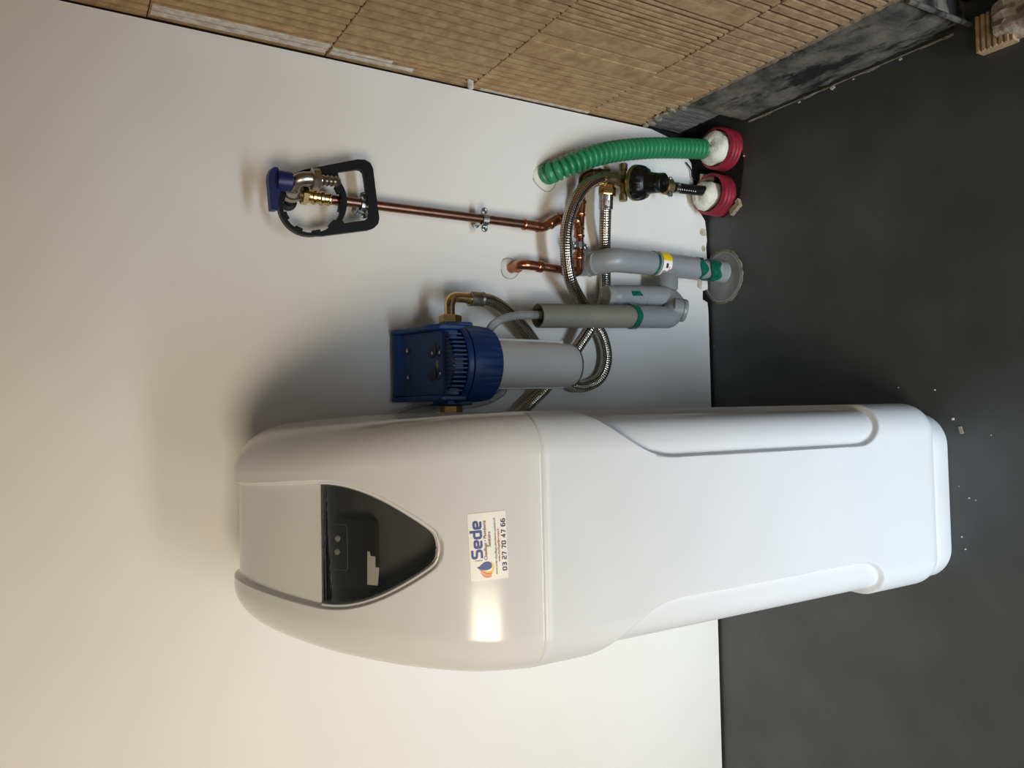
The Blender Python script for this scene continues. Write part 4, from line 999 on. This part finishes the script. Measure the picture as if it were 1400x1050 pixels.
# bowl
z0 = at(801, 499, -.116)[2]
MB().lathe((fx, fy, z0), (0, 0, 1), [(.004, -.002), (.022, -.001), (.030, .003), (.0345, .010), (.0368, .020), (.0385, .05), (.0392, zt-z0+.01)], 48).build('bowl', m_bowl, wf, label='cloudy clear bowl')
MB().lathe((fx, fy, z0), (0, 0, 1), [(.0335, .0075), (.0352, .008), (.0352, .0098), (.0342, .0105)], 48, caps=False).build('bowl_ring', m_interior, wf, label='dark ring near the bowl bottom')
for sg in (1, -1):
    MB().box((fx+sg*.0375-.0018, fy-.010, z0+.03), (fx+sg*.0375+.0032*(1 if sg > 0 else .6), fy-.004, zt-.004)).build('bowl_rib', m_bowl, wf, bevel=.0008)
# left connection
l0, l1 = at(617, 545, -.070), at(617, 566, -.070); dl = l1-l0
MB().lathe(l0, dl, [(.011, 0), (.0135, .002), (.0135, .009), (.0105, .010), (.0105, .016)], 12).build('port_nut', m_brass, wf, label='dull brass port nut')
MB().hexnut(l0+nrm(dl)*.0105, dl, .0175, .0125).build('union_nut', m_brass, wf, label='pale brass union nut')
# ------------------------------------------------------------------ clear drain hose
P = spline([at(800, 428.5, yT-.004), at(760, 429, yT-.004), at(735, 430.5, yT-.004), at(715, 431, yT-.006), at(695, 433.5, yT-.010), at(678, 441, yT-.006), at(668, 455, -.060), at(668, 480, -.022), at(678, 512, -.012), at(688, 530, -.012), at(680, 541, -.014), at(655, 551, -.020), at(612, 556, -.030), at(575, 561, -.036), at(545, 571, -.042), at(530, 590, -.046)], 10)
ch = thing('clear_drain_hose', 'clear plastic drain hose curving from the open grey standpipe behind the blue filter', 'hose', tuple(P[30]))
MB().tube(P, .0068, 16).build('tube', m_hose, ch)
p = at(663, 453, -.064); MB().lathe(at(663.5, 457, -.060), at(668, 451, -.063)-at(663.5, 457, -.060), [(.009, 0), (.009, .005), (.0072, .006)], 14).build('hose_ferrule', m_paper, ch, label='pale sleeve where the hose meets the filter')

# ------------------------------------------------------------------ low brick stub and crumbs
st = thing('brick_offcut', 'broken grooved brick piece with mortar lying on the floor past the kerb', 'brick', (.80, -.62, 0))
b = MB(); pts = []; y = -.556; x0, x1 = .774, .826
prf = [(-.556, .0), (-.556, .018)]
while y > -.60: prf += [(y-.0006, .020), (y-.0042, .020), (y-.0048, .0165), (y-.0072, .0165)]; y -= .0078
prf += [(-.605, .018), (-.605, 0)]
b.prism([(x0, yy, z) for yy, z in prf], (x1-x0, 0, 0)); b.build('grooved_end', m_clay3, st, smooth=False)
b = MB(); nx_, ny_ = 6, 14; V = []
for j in range(ny_+1):
    for i in range(nx_+1):
        e = 0 if i in (0,) else 1
        V.append((x0+.004+(x1-x0)*i/nx_+random.uniform(-.002, .002), -.585-.20*j/ny_, .004+e*(.024+random.uniform(-.005, .006))+(.004*math.sin(j*1.7))))
F = [(j*(nx_+1)+i, j*(nx_+1)+i+1, (j+1)*(nx_+1)+i+1, (j+1)*(nx_+1)+i) for j in range(ny_) for i in range(nx_)]
k = len(V); 
base = [i for i in range(nx_+1)]+[j*(nx_+1)+nx_ for j in range(1, ny_+1)]+[ny_*(nx_+1)+i for i in range(nx_-1, -1, -1)]+[j*(nx_+1) for j in range(ny_-1, 0, -1)]
V += [(V[i][0], V[i][1], 0) for i in base]; m_ = len(base)
F += [(base[i], base[(i+1) % m_], k+(i+1) % m_, k+i) for i in range(m_)]
b.add(V, F); b.build('mortar_crust', m_rubble, st, angle=30)
CRUMB = ['whitest crumb on the floor just right of the plinth corner', 'white speck in front of the middle of the plinth, beside a fainter one',
 'faint lone speck on the dark floor well in front of the plinth', 'small faint speck beside the speck in front of the middle of the plinth', 'speck on the floor near the plinth, second from its left end',
 'speck on the floor in front of the plinth, nearest its left end', 'barely visible speck close against the front of the plinth', 'small speck on the floor right of the white cabinet, farther from its front',
 'speck on the floor right of the white cabinet, nearer its front', 'white crumb beside the red duct with the green conduit', 'small speck on the floor close to the wall, left of the drain flange']
proto = None
for k, (px, py, s_) in enumerate([(1303, 573, 1.1), (1325, 681, .7), (1355, 595, .6), (1334, 684, .5), (1315, 734, .7), (1320, 751, .7), (1311, 665, .4), (1228, 530, .6), (1278, 533, .8), (1017, 213, .9), (976, 474, .5)]):
    p = atz(px, py, .0009*s_)
    if proto is None:
        me = MB().obox((0, 0, 0), (.0013, .0003, 0), (-.0002, .0011, .0001), (0, .0002, .0009)); proto = me.build('plaster_crumb', m_crumb, smooth=False); o = proto
    else: o = proto.copy(); C.objects.link(o)
    o.location = tuple(p); o.scale = (s_, s_, s_); o.rotation_euler = (0, 0, k*1.3)
    o['label'] = CRUMB[k]; o['category'] = 'crumb'; o['group'] = 'white crumbs on the floor'
p = atz(1314, 588, .002); t = thing('plaster_flake', 'small pale plaster flake on the floor in front of the plinth', 'crumb', tuple(p))
MB().obox(p, (.0055, .0015, 0), (-.0005, .0018, .0004), (0, .0006, .0014)).build('flake', m_mortar, t, bevel=.0006)
